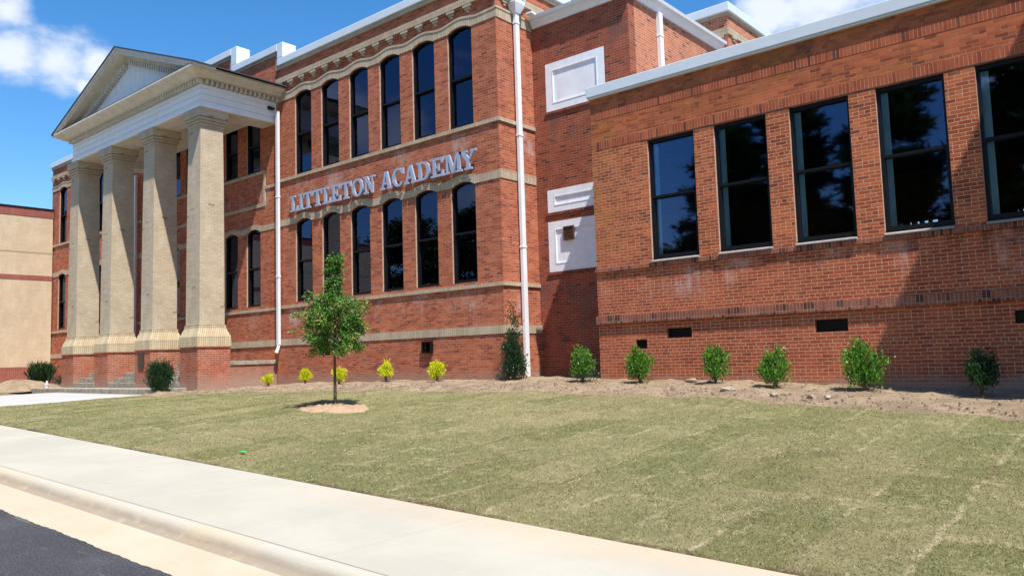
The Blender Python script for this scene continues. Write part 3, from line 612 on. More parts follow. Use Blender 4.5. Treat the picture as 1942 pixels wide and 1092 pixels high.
# ------------------------------------------------------------------ sign letters
def ell(cx, cz, rx, rz, n=36, a0=0, a1=2*math.pi): return [(cx+rx*math.cos(a0+(a1-a0)*i/n), cz+rz*math.sin(a0+(a1-a0)*i/n)) for i in range(n if abs(a1-a0-2*math.pi) < 1e-6 else n+1)]
def glyph(c):
    s, t = .20, .11      # stem and serif weights
    if c == 'I': return [[(0, 0), (.56, 0), (.56, t), (.39, t), (.39, 1-t), (.56, 1-t), (.56, 1), (0, 1), (0, 1-t), (.17, 1-t), (.17, t), (0, t)]], .56
    if c == 'L': return [[(0, 0), (.82, 0), (.82, .34), (.72, .34), (.66, t+.02), (.38, t+.02), (.38, 1-t), (.55, 1-t), (.55, 1), (0, 1), (0, 1-t), (.16, 1-t), (.16, t), (0, t)]], .82
    if c == 'T': return [[(.24, 0), (.76, 0), (.76, t), (.61, t), (.61, 1-t-.02), (.82, 1-t-.02), (.90, .68), (1.0, .68), (1.0, 1), (0, 1), (0, .68), (.10, .68), (.18, 1-t-.02), (.39, 1-t-.02), (.39, t), (.24, t)]], 1.0
    if c == 'E': return [[(0, 0), (.92, 0), (.92, .33), (.82, .33), (.76, t+.02), (.38, t+.02), (.38, .44), (.52, .44), (.55, .33), (.64, .33), (.64, .68), (.55, .68), (.52, .56), (.38, .56), (.38, 1-t-.02), (.74, 1-t-.02), (.80, .69), (.90, .69), (.90, 1), (0, 1), (0, 1-t), (.16, 1-t), (.16, t), (0, t)]], .92
    if c == 'O': return [ell(.52, .5, .52, .52), ell(.52, .5, .28, .40)], 1.04
    if c == 'C':
        o = ell(.52, .5, .52, .52, 30, R(42), R(322)); i_ = ell(.54, .5, .30, .40, 30, R(318), R(38)); 
        return [[(.98, .97), (.88, .97), (.84, .90)] + o[1:] + i_ + [(.80, .66), (.98, .64)]], 1.0
    if c == 'D': return [[(0, 0), (.52, 0)] + ell(.52, .5, .52, .5, 24, R(-88), R(88)) + [(.52, 1), (0, 1), (0, 1-t), (.15, 1-t), (.15, t), (0, t)], [(.37, t), (.37, 1-t), (.5, 1-t)] + ell(.5, .5, .30, .5-t, 20, R(88), R(-88)) + [(.5, t)]], 1.04
    if c == 'N': return [[(0, 0), (.42, 0), (.42, t), (.28, t), (.28, .72), (.74, 0), (.88, 0), (.88, 1-t), (1.02, 1-t), (1.02, 1), (.60, 1), (.60, 1-t), (.75, 1-t), (.75, .38), (.36, 1), (0, 1), (0, 1-t), (.14, 1-t), (.14, t), (0, t)]], 1.02
    if c == 'A': return [[(0, 0), (.38, 0), (.38, t), (.29, t), (.335, .27), (.62, .27), (.68, t), (.58, t), (.58, 0), (1.02, 0), (1.02, t), (.92, t), (.62, 1), (.42, 1), (.13, t), (0, t)], [(.37, .38), (.475, .76), (.585, .38)]], 1.02
    if c == 'M': return [[(0, 0), (.40, 0), (.40, t), (.27, t), (.27, .80), (.56, 0), (.70, 0), (.97, .80), (.97, t), (.84, t), (.84, 0), (1.32, 0), (1.32, t), (1.19, t), (1.19, 1-t), (1.32, 1-t), (1.32, 1), (.93, 1), (.67, .34), (.40, 1), (0, 1), (0, 1-t), (.14, 1-t), (.14, t), (0, t)]], 1.32
    if c == 'Y': return [[(.35, 0), (.85, 0), (.85, t), (.70, t), (.70, .42), (1.02, 1-t), (1.15, 1-t), (1.15, 1), (.77, 1), (.77, 1-t), (.88, 1-t), (.66, .56), (.44, 1-t), (.54, 1-t), (.54, 1), (0, 1), (0, 1-t), (.13, 1-t), (.49, .42), (.49, t), (.35, t)]], 1.15
sign = empty('building_sign', (-18, 15.1, 4.96), 'large pale metal serif letters reading LITTLETON ACADEMY on the red brick between the storeys', 'sign')
LX = [-22.15, -21.70, -21.43, -20.91, -20.40, -19.96, -19.47, -18.93, -18.37, None, -17.61, -17.08, -16.57, -16.05, -15.48, -14.95, -14.38]
LWD = [.42, .29, .50, .50, .42, .47, .50, .53, .50, 0, .51, .49, .51, .53, .49, .66, .61]
for ch, lx, lw in zip('LITTLETON ACADEMY', LX, LWD):
    if lx is None: continue
    loops, w = glyph(ch); k = lw/w
    m = MB(); m.prism([[(lx+a*k, 4.965+b*.53) for a, b in lp] for lp in loops], 15.06, 15.115)
    for (a, b) in ((.3, .2), (.6, .8)): m.box(lx+lw*a, lx+lw*a+.012, 15.116, 15.199, 4.965+.53*.06, 4.965+.53*.06+.012)
    m.build('letter', M['letter'], sign)

# ------------------------------------------------------------------ portico
por = empty('portico', (-28.05, 12.9, -.8), 'white gabled entrance portico on four square cream brick columns, in front of the school doors', 'portico')
XA, XB, YF = -33.07, -23.13, 12.44
CX = [-33.07, -30.05, -26.78, -23.68]; CYM = 12.93
def sq(cx, h, z, hy=None): hy = hy or h; return [(cx-h, CYM-hy, z), (cx+h, CYM-hy, z), (cx+h, CYM+hy, z), (cx-h, CYM+hy, z)]
def col_mesh(): 
    s_ = MB(); s_.rings([sq(0, .425, 1.27), sq(0, .420, 3.), sq(0, .405, 5.5), sq(0, .385, 7.64)])
    b = MB(); b.rings([sq(0, .575, .60), sq(0, .575, .66), sq(0, .57, .90), sq(0, .54, .98), sq(0, .49, 1.10), sq(0, .46, 1.18), sq(0, .45, 1.268)])
    b.rings([sq(0, .455, 1.2685), sq(0, .455, 1.285)])
    p = MB(); p.rings([sq(0, .55, -1.4), sq(0, .55, .575)]); p.rings([sq(0, .585, .5755), sq(0, .585, .5995)])
    c = MB()
    for (h, z0, z1) in ((.415, 7.641, 7.72), (.395, 7.7205, 7.74), (.44, 7.7405, 7.81), (.42, 7.8105, 7.83), (.47, 7.8305, 7.91), (.445, 7.9105, 7.93), (.515, 7.9305, 8.19)): c.rings([sq(0, h, z0), sq(0, h, z1)])
    return s_, b, p, c
for i, cx in enumerate(CX):
    if i == 0:
        s_, b, p, c = col_mesh(); colo = s_.build('column', M['col'], por); colo.location = (cx, 0, 0)
        kids = [b.build('column_base', M['col_base'], colo, local=True), p.build('brick_pier', M['red_portico'], colo, local=True), c.build('capital', M['col'], colo, local=True, bevel=.006)]
    else:
        k = colo.copy(); C.objects.link(k); k.location = (cx, 0, 0)
        for ch in kids: d = ch.copy(); C.objects.link(d); d.parent = k
# entablature frieze: beams
m = MB(); bw = .80
def frieze(mm, p0, z0, z1):     # U-shaped ring of beams, open at the wall
    mm.prism([[(XA-p0, 15.199), (XA-p0, YF-p0), (XB+p0, YF-p0), (XB+p0, 15.199), (XB-bw, 15.199), (XB-bw, YF+.88), (XA+bw, YF+.88), (XA+bw, 15.199)]], z0, z1, 'z')
frieze(m, .03, 8.20, 8.30)
for (z0, z1) in ((8.301, 8.392), (8.410, 8.606), (8.624, 8.794), (8.812, 8.93)):
    mm = .0; frieze(m, mm, z0+.0005, z1)
for z in (8.401, 8.615, 8.803): frieze(m, -.02, z-.0085, z+.0085)
m.build('frieze', M['white'], por)
m = MB(); m.box(XA+.3, XB-.3, YF+.5, 15.19, 8.50, 8.56); m.build('ceiling', M['cream'], por)
# soffit boards under the beams keep the cream tone
m = MB(); 
for (a, b, c_, d_) in ((XA+.02, XB-.02, YF+.02, YF+.86), (XB-bw+.02, XB-.02, YF+.87, 15.19), (XA+.02, XA+bw-.02, YF+.87, 15.19)): m.box(a, b, c_, d_, 8.188, 8.199)
m.build('soffit', M['cream'], por)
# dentils and cornice
m = MB(); n = int((XB-XA)/.168)
m.prism([[(XA+.05, 15.199), (XA+.05, YF+.05), (XB-.05, YF+.05), (XB-.05, 15.199), (XB-.2, 15.199), (XB-.2, YF+.2), (XA+.2, YF+.2), (XA+.2, 15.199)]], 8.9305, 9.08, 'z')
for i in range(n+1): x = XA-.02+i*(XB-XA+.04)/n; m.box(x-.036, x+.036, YF-.15, YF+.0495, 8.935, 9.078)
ny = 16
for i in range(1, ny+1): y = YF-.0+i*.17; m.box(XB-.0495, XB+.14, y-.036, y+.036, 8.935, 9.078); m.box(XA-.14, XA+.0495, y-.036, y+.036, 8.935, 9.078)
m.build('dentils', M['cream'], por)
prof = [(-.1, 9.085), (.30, 9.085), (.33, 9.13), (.40, 9.155), (.50, 9.20), (.545, 9.25), (.565, 9.25), (.565, 9.31), (-.1, 9.36)]
rg = []
for (o_, z) in prof: rg.append([(XA-o_, 15.199, z), (XA-o_, YF-o_, z), (XB+o_, YF-o_, z), (XB+o_, 15.199, z)])
m = MB(); k = 4; vs = [p for q in rg for p in q]; fs = []
for a in range(len(rg)):
    b = (a+1) % len(rg)
    for i in range(3): fs.append((a*k+i, a*k+i+1, b*k+i+1, b*k+i))
m.add(vs, fs); m.build('cornice', M['cream'], por)
# gable
XC_, ZA, SL = -28.05, 11.34, .362
def roofz(x): return ZA-SL*abs(x-XC_)
m = MB(); zt = 9.36
hw_t = (ZA-.42-zt)/SL
m.prism([[(XC_-hw_t-.3, zt), (XC_+hw_t+.3, zt), (XC_, zt+(hw_t+.3)*SL)]], YF, YF+.10)
for i in range(-13, 14):
    x = XC_+i*.36; top = roofz(x)-.5
    if top > zt+.05: m.box(x-.006, x+.006, YF-.008, YF-.0005, zt, top)
m.build('tympanum', M['white'], por)
def rake(mm, d0, d1, y0, y1, xl=5.60):
    mm.prism([[(XC_-xl, roofz(XC_-xl)-d1), (XC_, ZA-d1), (XC_+xl, roofz(XC_+xl)-d1), (XC_+xl, roofz(XC_+xl)-d0), (XC_, ZA-d0), (XC_-xl, roofz(XC_-xl)-d0)]], y0, y1)
m = MB(); rake(m, .0, .09, 11.875, 12.6, 5.60); rake(m, .0905, .20, 11.93, 12.6, 5.15); rake(m, .2005, .235, 12.10, 12.6, 4.95); rake(m, .2355, .33, 12.30, 12.54, 4.8)
m.build('raking_cornice', M['cream'], por)
for s_ in (-1, 1):
    m = MB(); x = .25
    while x < 4.35:
        xc = XC_+s_*x; z1 = roofz(xc)-.335; z0 = z1-.17
        m.prism([[(xc-.04, z0+s_*.04*SL), (xc+.04, z0-s_*.04*SL), (xc+.04, z1-s_*.04*SL), (xc-.04, z1+s_*.04*SL)]], 12.27, 12.435)
        x += .168
    m.build('gable_dentils', M['cream'], por)
m = MB()
for s_ in (-1, 1):
    xe = XC_+s_*5.64; ze = roofz(xe)
    m.prism([[(XC_, ZA+.003), (xe, ze+.003), (xe, ze+.045), (XC_, ZA+.048)]] if s_ > 0 else [[(xe, ze+.003), (XC_-.0005, ZA+.003), (XC_-.0005, ZA+.048), (xe, ze+.045)]], 11.85, 15.19)
m.build('gable_roof', M['shingle'], por)
m = MB()      # lead flashing on the horizontal cornice inside the gable
m.prism([[(XC_-5.2, 9.342), (XC_+5.2, 9.342), (XC_+5.2, 9.352), (XC_-5.2, 9.352)]], 11.90, YF-.001); m.build('flashing', M['steel'], por)
m = MB()
m.prism([[(14.83, 8.72), (14.86, 8.62), (15.06, 8.64), (15.06, 8.69)]], XB+.02, XB+.14, 'x'); tag(m.build('floodlight', M['black']), 'small black floodlight on the white side boards of the portico, near the downpipe', 'light')
# steps and platform
st = empty('entrance_steps', (-28.4, 12, -.8), 'worn grey stone steps rising between the brick piers of the portico', 'steps')
m = MB(); m.box(-34.1, -23.75, 11.45, 12.375, -1.2, -.66); m.build('bottom_step', M['stone'], st, bevel=.012)
for i, (ya, z1) in enumerate(((12.30, -.49), (12.62, -.32), (12.94, -.15))):
    for a, b in zip(CX[:-1], CX[1:]): m = MB(); m.box(a+.552, b-.552, ya+(.0 if i else .077), 13.3, z1-.169, z1); m.build('step', M['stone'], st, bevel=.012)
m = MB(); m.box(-33.05, -23.16, 13.485, 15.19, -1.2, .0); m.build('landing_wall', M['muddy'], st)
m = MB(); m.box(-33.08, -23.12, 13.482, 15.195, .001, .135); m.box(-32.5, -24.24, 13.301, 13.4815, -.9, .135); m.build('landing', M['stone'], st, bevel=.01)
m = MB(); m.box(-27.06, -26.66, 12.345, 12.379, -.01, .49); m.box(-27.04, -26.68, 12.335, 12.3445, .46, .475); m.box(-26.98, -26.74, 12.337, 12.3445, .08, .40)
tag(m.build('plaque', M['plaque'], bevel=.004), 'dark bronze plaque on the front of the third brick pier', 'plaque')

# ------------------------------------------------------------------ connector block with white panels
con = empty('connecting_block', (-11.5, 16.7, -.5), 'recessed dark brick connecting block with white boarded-up openings between the school and the right wing', 'building')
panels = [(-12.62, -10.72, 6.53, 7.86), (-12.69, -10.8, 3.79, 4.40), (-12.70, -10.8, 2.20, 3.54)]
m = MB(); m.prism([rect(XR+.001, -9.96, -1.6, 8.97)]+[rect(*p) for p in panels], 16.7, 17.0); m.build('front_wall', M['old'], con)
m = MB(); m.box(-10.26, -9.96, 17.001, 22.04, -1.6, 8.97); m.build('side_wall', M['side'], con)
for (a, b, c_, d_) in panels:
    m = MB(); fx = .22; fz = .2 if d_-c_ > 1 else .17
    m.prism([rect(a+.001, b-.001, c_+.001, d_-.001), rect(a+fx, b-fx, c_+fz, d_-fz)], 16.69, 16.78); m.prism([rect(a+fx+.004, b-fx-.001, c_+fz+.001, d_-fz-.001), rect(a+fx+.03, b-fx-.03, c_+fz+.03, d_-fz-.03)], 16.682, 16.80)
    m.box(a+fx+.031, b-fx-.031, 16.712, 16.74, c_+fz+.031, d_-fz-.031)
    m.build('boarded_window', M['board'], con)
hm_ = (brick_mat('dark_header_course', (.30, .075, .05), (.2, .055, .04), (.3, .18, .14), bw=.105, rh=.2, ms=.006, soldier=True, dark=.3))
for (a, b, c_, d_) in panels: m = MB(); m.box(a-.04, b+.04, 16.665, 16.699, c_-.075, c_-.002); m.build('header_course', hm_, con)
m = MB(); m.prism([rect(-12.18, -11.84, 2.99, 3.36), rect(-12.15, -11.87, 3.02, 3.33)], 16.64, 16.689)
for i in range(6): m.box(-12.145, -11.875, 16.655, 16.675, 3.035+.048*i, 3.055+.048*i)
m.box(-12.149, -11.871, 16.676, 16.684, 3.021, 3.329)
m.build('exhaust_grille', M['rust'], con)
gp = [(.0, 8.972), (.05, 8.972), (.06, 9.03), (.11, 9.08), (.13, 9.10), (.13, 9.16), (.20, 9.17), (.22, 9.25), (.0, 9.25)]
m = MB(); rg = [[(XR+.06, 16.7-o_, z), (-9.96+o_, 16.7-o_, z), (-9.96+o_, 22.04, z)] for o_, z in gp]; vs = [p for q in rg for p in q]; fs = []
for a in range(len(rg)):
    b = (a+1) % len(rg)
    for i in range(2): fs.append((a*3+i, a*3+i+1, b*3+i+1, b*3+i))
fs += [tuple(a*3 for a in range(len(rg))), tuple(a*3+2 for a in range(len(rg)))[::-1]]
m.add(vs, fs); m.build('gutter_cornice', M['pipe'], con)
m = MB(); m.box(XR, -9.97, 16.71, 22.04, 9.0, 9.2); m.build('flat_roof', M['roof'], con)
m = MB(); m.box(-9.955, -9.84, 18.10, 18.28, 5.9, 8.96); m.box(-9.957, -9.828, 18.09, 18.29, 8.3, 8.35); m.build('downpipe', M['pipe'], con, bevel=.008)
m = MB(); m.box(-10.55, -10.21, 16.45, 16.69, -.8, .15); m.build('concrete_stub', M['sill'], con)

# rear tower of the school, seen above the roofs
rear = empty('rear_block', (-11, 22.05, -.5), 'brick block with white coping rising behind the connecting block and wing roofs', 'building')
m = MB(); m.box(-18, -9.71, 22.05, 32, -1.6, 10.18); m.build('wall', M['side'], rear)
m = MB(); m.box(-18, -9.665, 22.005, 22.049, 9.49, 9.70); m.box(-9.709, -9.665, 22.05, 32, 9.49, 9.70); m.box(-18, -9.68, 22.02, 22.049, 10.08, 10.179); m.box(-9.709, -9.68, 22.05, 32, 10.08, 10.179)
m.build('tan_band', M['tan'], rear)
m = MB()
for i in range(14):
    for (hw, z0, z1, p) in ((.13, 9.42, 9.485, .06), (.07, 9.35, 9.415, .04)): m.box(-9.96-.63*i-hw, -9.96-.63*i+hw, 22.05-p, 22.049, z0, z1); m.box(-9.709, -9.709+p, 22.4+.63*i-hw, 22.4+.63*i+hw, z0, z1)
m.build('brick_corbels', M['tan_flat'], rear)
m = MB(); m.box(-18.1, -9.60, 21.94, 32.1, 10.182, 10.46); m.build('coping', M['coping'], rear, bevel=.02)

# ------------------------------------------------------------------ right wing
wing = empty('school_wing', (-5, 15.2, -.7), 'single-storey weathered orange brick wing with five tall dark rectangular windows, at right', 'building')
WX0, WX1 = -10.20, 1.0
ww = [(-8.73, -7.59), (-7.14, -6.0), (-5.54, -4.40), (-3.93, -2.79), (-2.32, -1.18)]
wv = [(-8.45, -7.86, .295, .50), (-5.28, -4.68, .28, .515), (-9.24, -8.95, .085, .285), (-2.04, -1.45, .29, .50)]
m = MB(); m.prism([rect(WX0, WX1-.002, -1.6, 5.97)]+[rect(a, b, 1.955, 4.70) for a, b in ww]+[rect(*q) for q in wv], 15.2, 15.55)
m.build('front_wall', M['wing'], wing)
m = MB(); m.box(WX0, WX0+.3, 15.551, 16.699, -1.6, 5.97); m.box(-9.955, -9.70, 16.6, 26.0, -1.6, 5.80)
m.prism([rect(-9.69, WX1-.002, -1.6, 5.97)]+[rect(a, b, 3.61, 3.71) for a, b in ((-6.04, -5.95), (-5.84, -5.73), (-5.64, -5.49), (-5.42, -5.23), (-3.22, -3.18), (-3.10, -2.70))], 26, 26.3); m.build('rear_wall', M['wing'], wing)
m = MB(); m.box(WX0+.31, WX1-.01, 15.72, 25.99, 5.62, 5.75); m.build('flat_roof', M['roof'], wing)
m = MB(); m.box(-9.6, WX1-.01, 15.56, 25.99, .9, 1.1); m.box(-9.6, WX1-.01, 15.56, 25.99, 5.2, 5.25); m.build('interior_floor', M['dark'], wing)
for a, b in ww: place_window(wing, a, 2.04, 'wing')
for a, b in ww: m = MB(); m.prism([[(15.12, 1.957), (15.14, 1.957), (15.33, 1.957), (15.33, 2.038), (15.15, 1.995), (15.12, 1.985)]], a+.002, b-.002, 'x'); m.build('window_sill', M['sill'], wing, bevel=.004)
m = MB()
m.box(WX0-.03, WX1-.01, 15.135, 15.205, .665, .85); m.build('projecting_course', M['wing_band'], wing, bevel=.004)
m = MB(); m.box(WX0-.02, WX1-.01, 15.155, 15.205, 1.862, 1.952); m.build('sill_course', M['wing_band'], wing, bevel=.003)
m = MB(); m.box(WX0+.12, WX1-.01, 15.195, 15.205, 4.722, 4.905); m.box(WX0+.12, WX1-.01, 15.195, 15.205, 5.43, 5.615); m.build('upright_brick_course', M['wing_soldier'], wing)
m = MB(); m.box(-8.87, WX1-.02, 15.192, 15.32, 4.7005, 4.7205); m.build('steel_lintel', M['steel'], wing)
m = MB(); m.prism([rect(WX0-.05, WX1-.01, 5.99, 6.235), ], 15.10, 15.7); m.prism([rect(WX0-.03, WX1-.01, 5.95, 5.989)], 15.12, 15.69); m.box(WX0-.05, WX0+.35, 15.701, 16.69, 5.99, 6.235); m.build('coping', M['coping'], wing, bevel=.015)
for q in wv: grille('vent_grille', *q, 15.2, wing, M['black'])

# east pavilion just outside the frame; its edge throws the slanting shadow on the wing
east = empty('east_pavilion', (5, 12.4, -.9), 'tall red brick pavilion standing forward at the far right end of the wing', 'building')
m = MB(); m.box(1.0, 11, 12.5, 26, -1.8, 10.0); m.build('wall', M['red'], east)
m = MB(); m.box(.97, 11.03, 12.47, 26, .59, .815); m.box(.97, 11.03, 12.47, 26, 9.52, 9.7); m.build('tan_band', M['tan'], east)
m = MB(); m.box(.9, 11.1, 12.4, 26.1, 10.003, 10.2); m.build('coping', M['coping'], east, bevel=.02)

# ------------------------------------------------------------------ beige building on the left
bg_ = empty('beige_building', (-45, 10, -.5), 'plain beige building with dull red brick bands beyond the left end of the school', 'building')
XT = -42.55
m = MB(); m.box(-60, XT, -6, 15.14, -1.2, 7.55); m.build('wall', M['beige'], bg_)
m = MB(); m.box(-60.02, XT+.02, -6.02, 15.16, 7.551, 7.95); m.box(-60.0, XT+.015, -6.0, 15.15, 4.43, 4.66); m.box(-60.0, XT+.015, -6.0, 15.15, -1.2, .22); m.build('brick_band', M['beige_trim'], bg_)
m = MB(); m.box(-60.0, XT+.01, -6.0, 15.148, 5.76, 5.84); m.build('string_course', plain('tan_string', (.46, .36, .22), .9), bg_)
m = MB(); m.box(-60.05, XT+.06, -6.05, 15.17, 7.951, 8.01); m.build('roof_edge', M['black'], bg_)

# ------------------------------------------------------------------ plants
def leaf_cloud(name, pts, size, mat, parent, seed, aspect=.45, lit=None, up_bias=.3, droop=0., cup=.12):
    """pts: (x,y,z,outward vector,tipness) -> small folded leaves as one mesh with a per-leaf attribute"""
    rn = np.random.RandomState(seed); n = len(pts); V = np.zeros((n*4, 3), np.float32); A = np.zeros((n*4, 3), np.float32)
    for i, (p, o_, tip) in enumerate(pts):
        d = Vector(o_)+Vector((rn.normal(0, .55), rn.normal(0, .55), rn.normal(0, .45)+up_bias-droop)); d.normalize()
        s_ = d.cross(Vector((rn.normal(), rn.normal(), rn.normal()))).normalized(); nn = d.cross(s_)
        L_ = size*rn.uniform(.6, 1.25); w_ = L_*aspect; q = Vector(p)
        V[i*4] = q; V[i*4+1] = q+d*L_*.5+s_*w_*.5+nn*L_*cup; V[i*4+2] = q+d*L_; V[i*4+3] = q+d*L_*.5-s_*w_*.5+nn*L_*cup
        a = rn.uniform(0, 1); A[i*4:i*4+4, 0] = a; A[i*4:i*4+4, 1] = tip*rn.uniform(.3, 1.2)
    me = bpy.data.meshes.new(name); me.vertices.add(n*4); me.vertices.foreach_set('co', V.ravel())
    me.loops.add(n*6); me.polygons.add(n*2)
    b = np.arange(n)*4; li = np.stack([b, b+1, b+2, b, b+2, b+3], 1).ravel().astype(np.int32); me.loops.foreach_set('vertex_index', li)
    me.polygons.foreach_set('loop_start', np.arange(n*2, dtype=np.int32)*3); me.update(calc_edges=True)
    at = me.attributes.new('lv', 'FLOAT_VECTOR', 'POINT'); at.data.foreach_set('vector', A.ravel()); me.materials.append(mat)
    o = bpy.data.objects.new(name, me); C.objects.link(o)
    if parent: o.parent = parent
    return o

def shrub(name, x, y, z, h, w, mat, label, seed, n=900, leaf=.05, shape='round', group=None, cat='shrub', aspect=.45, stems=9, lean=0., sparse=0., base=.12, up=.5):
    rn = random.Random(seed); root = empty(name, (x, y, z-.03), label, cat, group); m = MB(); pts = []; tips = []
    for i in range(stems):
        a = rn.uniform(0, 2*math.pi); t = rn.uniform(.25, 1)
        if shape == 'column': rr_, hh = (w*.32*t, h*rn.uniform(.38, .62)) if i > 2 else (w*.10*i, h*(1, .84, .66)[i])
        elif shape == 'fan': rr_, hh = w*.5*t, h*rn.uniform(.7, 1)
        else: rr_, hh = w*.42*t, h*rn.uniform(.70, .95)*(1.08-.3*t)
        mid = (rr_*.45*math.cos(a), rr_*.45*math.sin(a), hh*.45); top = (rr_*math.cos(a)+lean*hh, rr_*math.sin(a), hh)
        m.tube([(0, 0, 0), mid, top], [.012 if h < 1 else .016, .007, .003], 5); tips.append((mid, top, rr_, hh))
    m.build('stem', M['bark'], root, local=True)
    per = n//stems
    for (mid, top, rr_, hh) in tips:
        nb = 8
        for j in range(nb):      # side twigs carrying leaf clusters
            t = rn.uniform(base/h*1.5, 1)**.8; q = Vector(mid)*min(1, t*2) if t < .5 else Vector(mid).lerp(Vector(top), (t-.5)*2)
            if t < .5: q = Vector((0, 0, 0)).lerp(Vector(mid), t*2)
            prof = {'column': (1-t)**.6*.9+.08, 'round': math.sin(math.pi*min(1, max(.12, t*.82+.1)))**.7, 'fan': .35, 'cone': 1-t*.75, 'flame': math.sin(math.pi*min(1, t*.7+.22))}[shape]
            a = rn.uniform(0, 2*math.pi); ol = w*.30*prof*rn.uniform(.3, 1.15); cpt = q+Vector((math.cos(a)*ol, math.sin(a)*ol, rn.uniform(0, .10)*h))
            out = Vector((cpt.x, cpt.y, .25*h)).normalized()
            for k in range(max(2, per//nb)):
                sp = w*.085; p = cpt+Vector((rn.gauss(0, sp), rn.gauss(0, sp), rn.gauss(0, sp*1.2)))
                if p.z < base*.4: p.z = base*.4+rn.random()*.05
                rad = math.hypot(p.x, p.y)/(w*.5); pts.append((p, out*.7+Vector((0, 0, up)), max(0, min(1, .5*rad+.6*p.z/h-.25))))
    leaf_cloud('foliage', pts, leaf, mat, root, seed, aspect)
    return root

def bz(x, y): return bed_z(x, y) if y > lawn_edge(x) and -23.6 < x < 4 else gz(x, y)
gy = 'small golden shrubs along the school wall'
for i, (x, y, h, w, lb) in enumerate([(-21.35, 13.7, .40, .36, 'smallest golden-yellow shrub, leftmost of the row, below the stone ledge'),
        (-19.95, 14.05, .50, .40, 'second golden-yellow shrub from the left, between the ledge and the young tree trunk'),
        (-18.72, 14.35, .55, .42, 'golden-yellow shrub partly hidden behind the young tree trunk'),
        (-16.95, 14.6, .60, .45, 'golden-yellow shrub midway between the young tree and the box vent'),
        (-14.88, 14.55, .60, .46, 'golden-yellow shrub under the black box vent, nearest the corner downpipe')]):
    shrub('golden_shrub', x, y, bz(x, y), h*.95, w*.88, M['lf_yellow'], lb, 20+i, n=1700, leaf=.055, shape='flame', group=gy, stems=9, up=.8)
gg = 'green shrubs along the right wing'
for i, (x, y, h, w, lb, mt, n) in enumerate([(-10.25, 14.55, .78, .58, 'round bright green shrub in front of the shaded recess beside the wing corner', 'lf_green', 1500),
        (-8.80, 14.6, .80, .62, 'green shrub in front of the small square opening at the left end of the wing', 'lf_green', 1500),
        (-7.10, 14.6, .76, .58, 'green shrub with bronzed edges below the second wing window', 'lf_green', 1500),
        (-5.82, 14.45, .76, .56, 'darker green shrub, egg-shaped, below the third wing window', 'lf_green', 1400),
        (-4.22, 14.45, .96, .70, 'largest green shrub at the edge of the slanting shadow', 'lf_green', 2000),
        (-2.46, 14.25, .78, .60, 'dark shrub standing in the shadow at the far right', 'lf_deep', 1500)]):
    shrub('green_shrub', x, y, bz(x, y), h*.97, w*.9, M[mt], lb, 40+i, n=int(n*1.5), leaf=.062, shape='round', group=gg, stems=10, up=.45, aspect=.5)
shrub('holly', -12.48, 14.85, bz(-12.48, 14.85), 1.75, .80, M['lf_holly'], 'tall narrow dark holly in front of the white corner downpipe', 60, n=6500, leaf=.055, shape='column', cat='shrub', stems=14, aspect=.55)
shrub('evergreen_shrub', -23.5, 11.35, gz(-23.5, 11.35)+.03, 1.08, .80, M['lf_deep'], 'dense dark upright evergreen in front of the last brick pier', 61, n=6500, leaf=.085, shape='flame', cat='shrub', stems=18, aspect=.24, up=1.9)
shrub('ornamental_grass', -38.2, 13.2, gz(-38.2, 13.2), .85, 1.15, M['lf_deep'], 'clump of tall green blades against the beige wall', 62, n=2600, leaf=.28, shape='fan', cat='plant', stems=22, aspect=.12, up=1.8)
shrub('purple_shrub', -37.2, 13.6, gz(-37.2, 13.6), .55, .8, M['lf_red'], 'low purplish shrub beside the green blades at far left', 63, n=900, leaf=.06, shape='round', cat='shrub')
shrub('purple_shrub', -35.9, 13.7, gz(-35.9, 13.7), .65, .7, M['lf_red'], 'sparse dark purplish shrub at the left brick pier', 64, n=900, leaf=.06, shape='round', cat='shrub')
shrub('low_leafy_plant', -10.0, 14.5, bz(-10.0, 14.5), .28, .42, M['lf_holly'], 'low grey-green plant at the foot of the shrub by the wing corner', 65, n=260, leaf=.05, shape='round', cat='plant', stems=5)

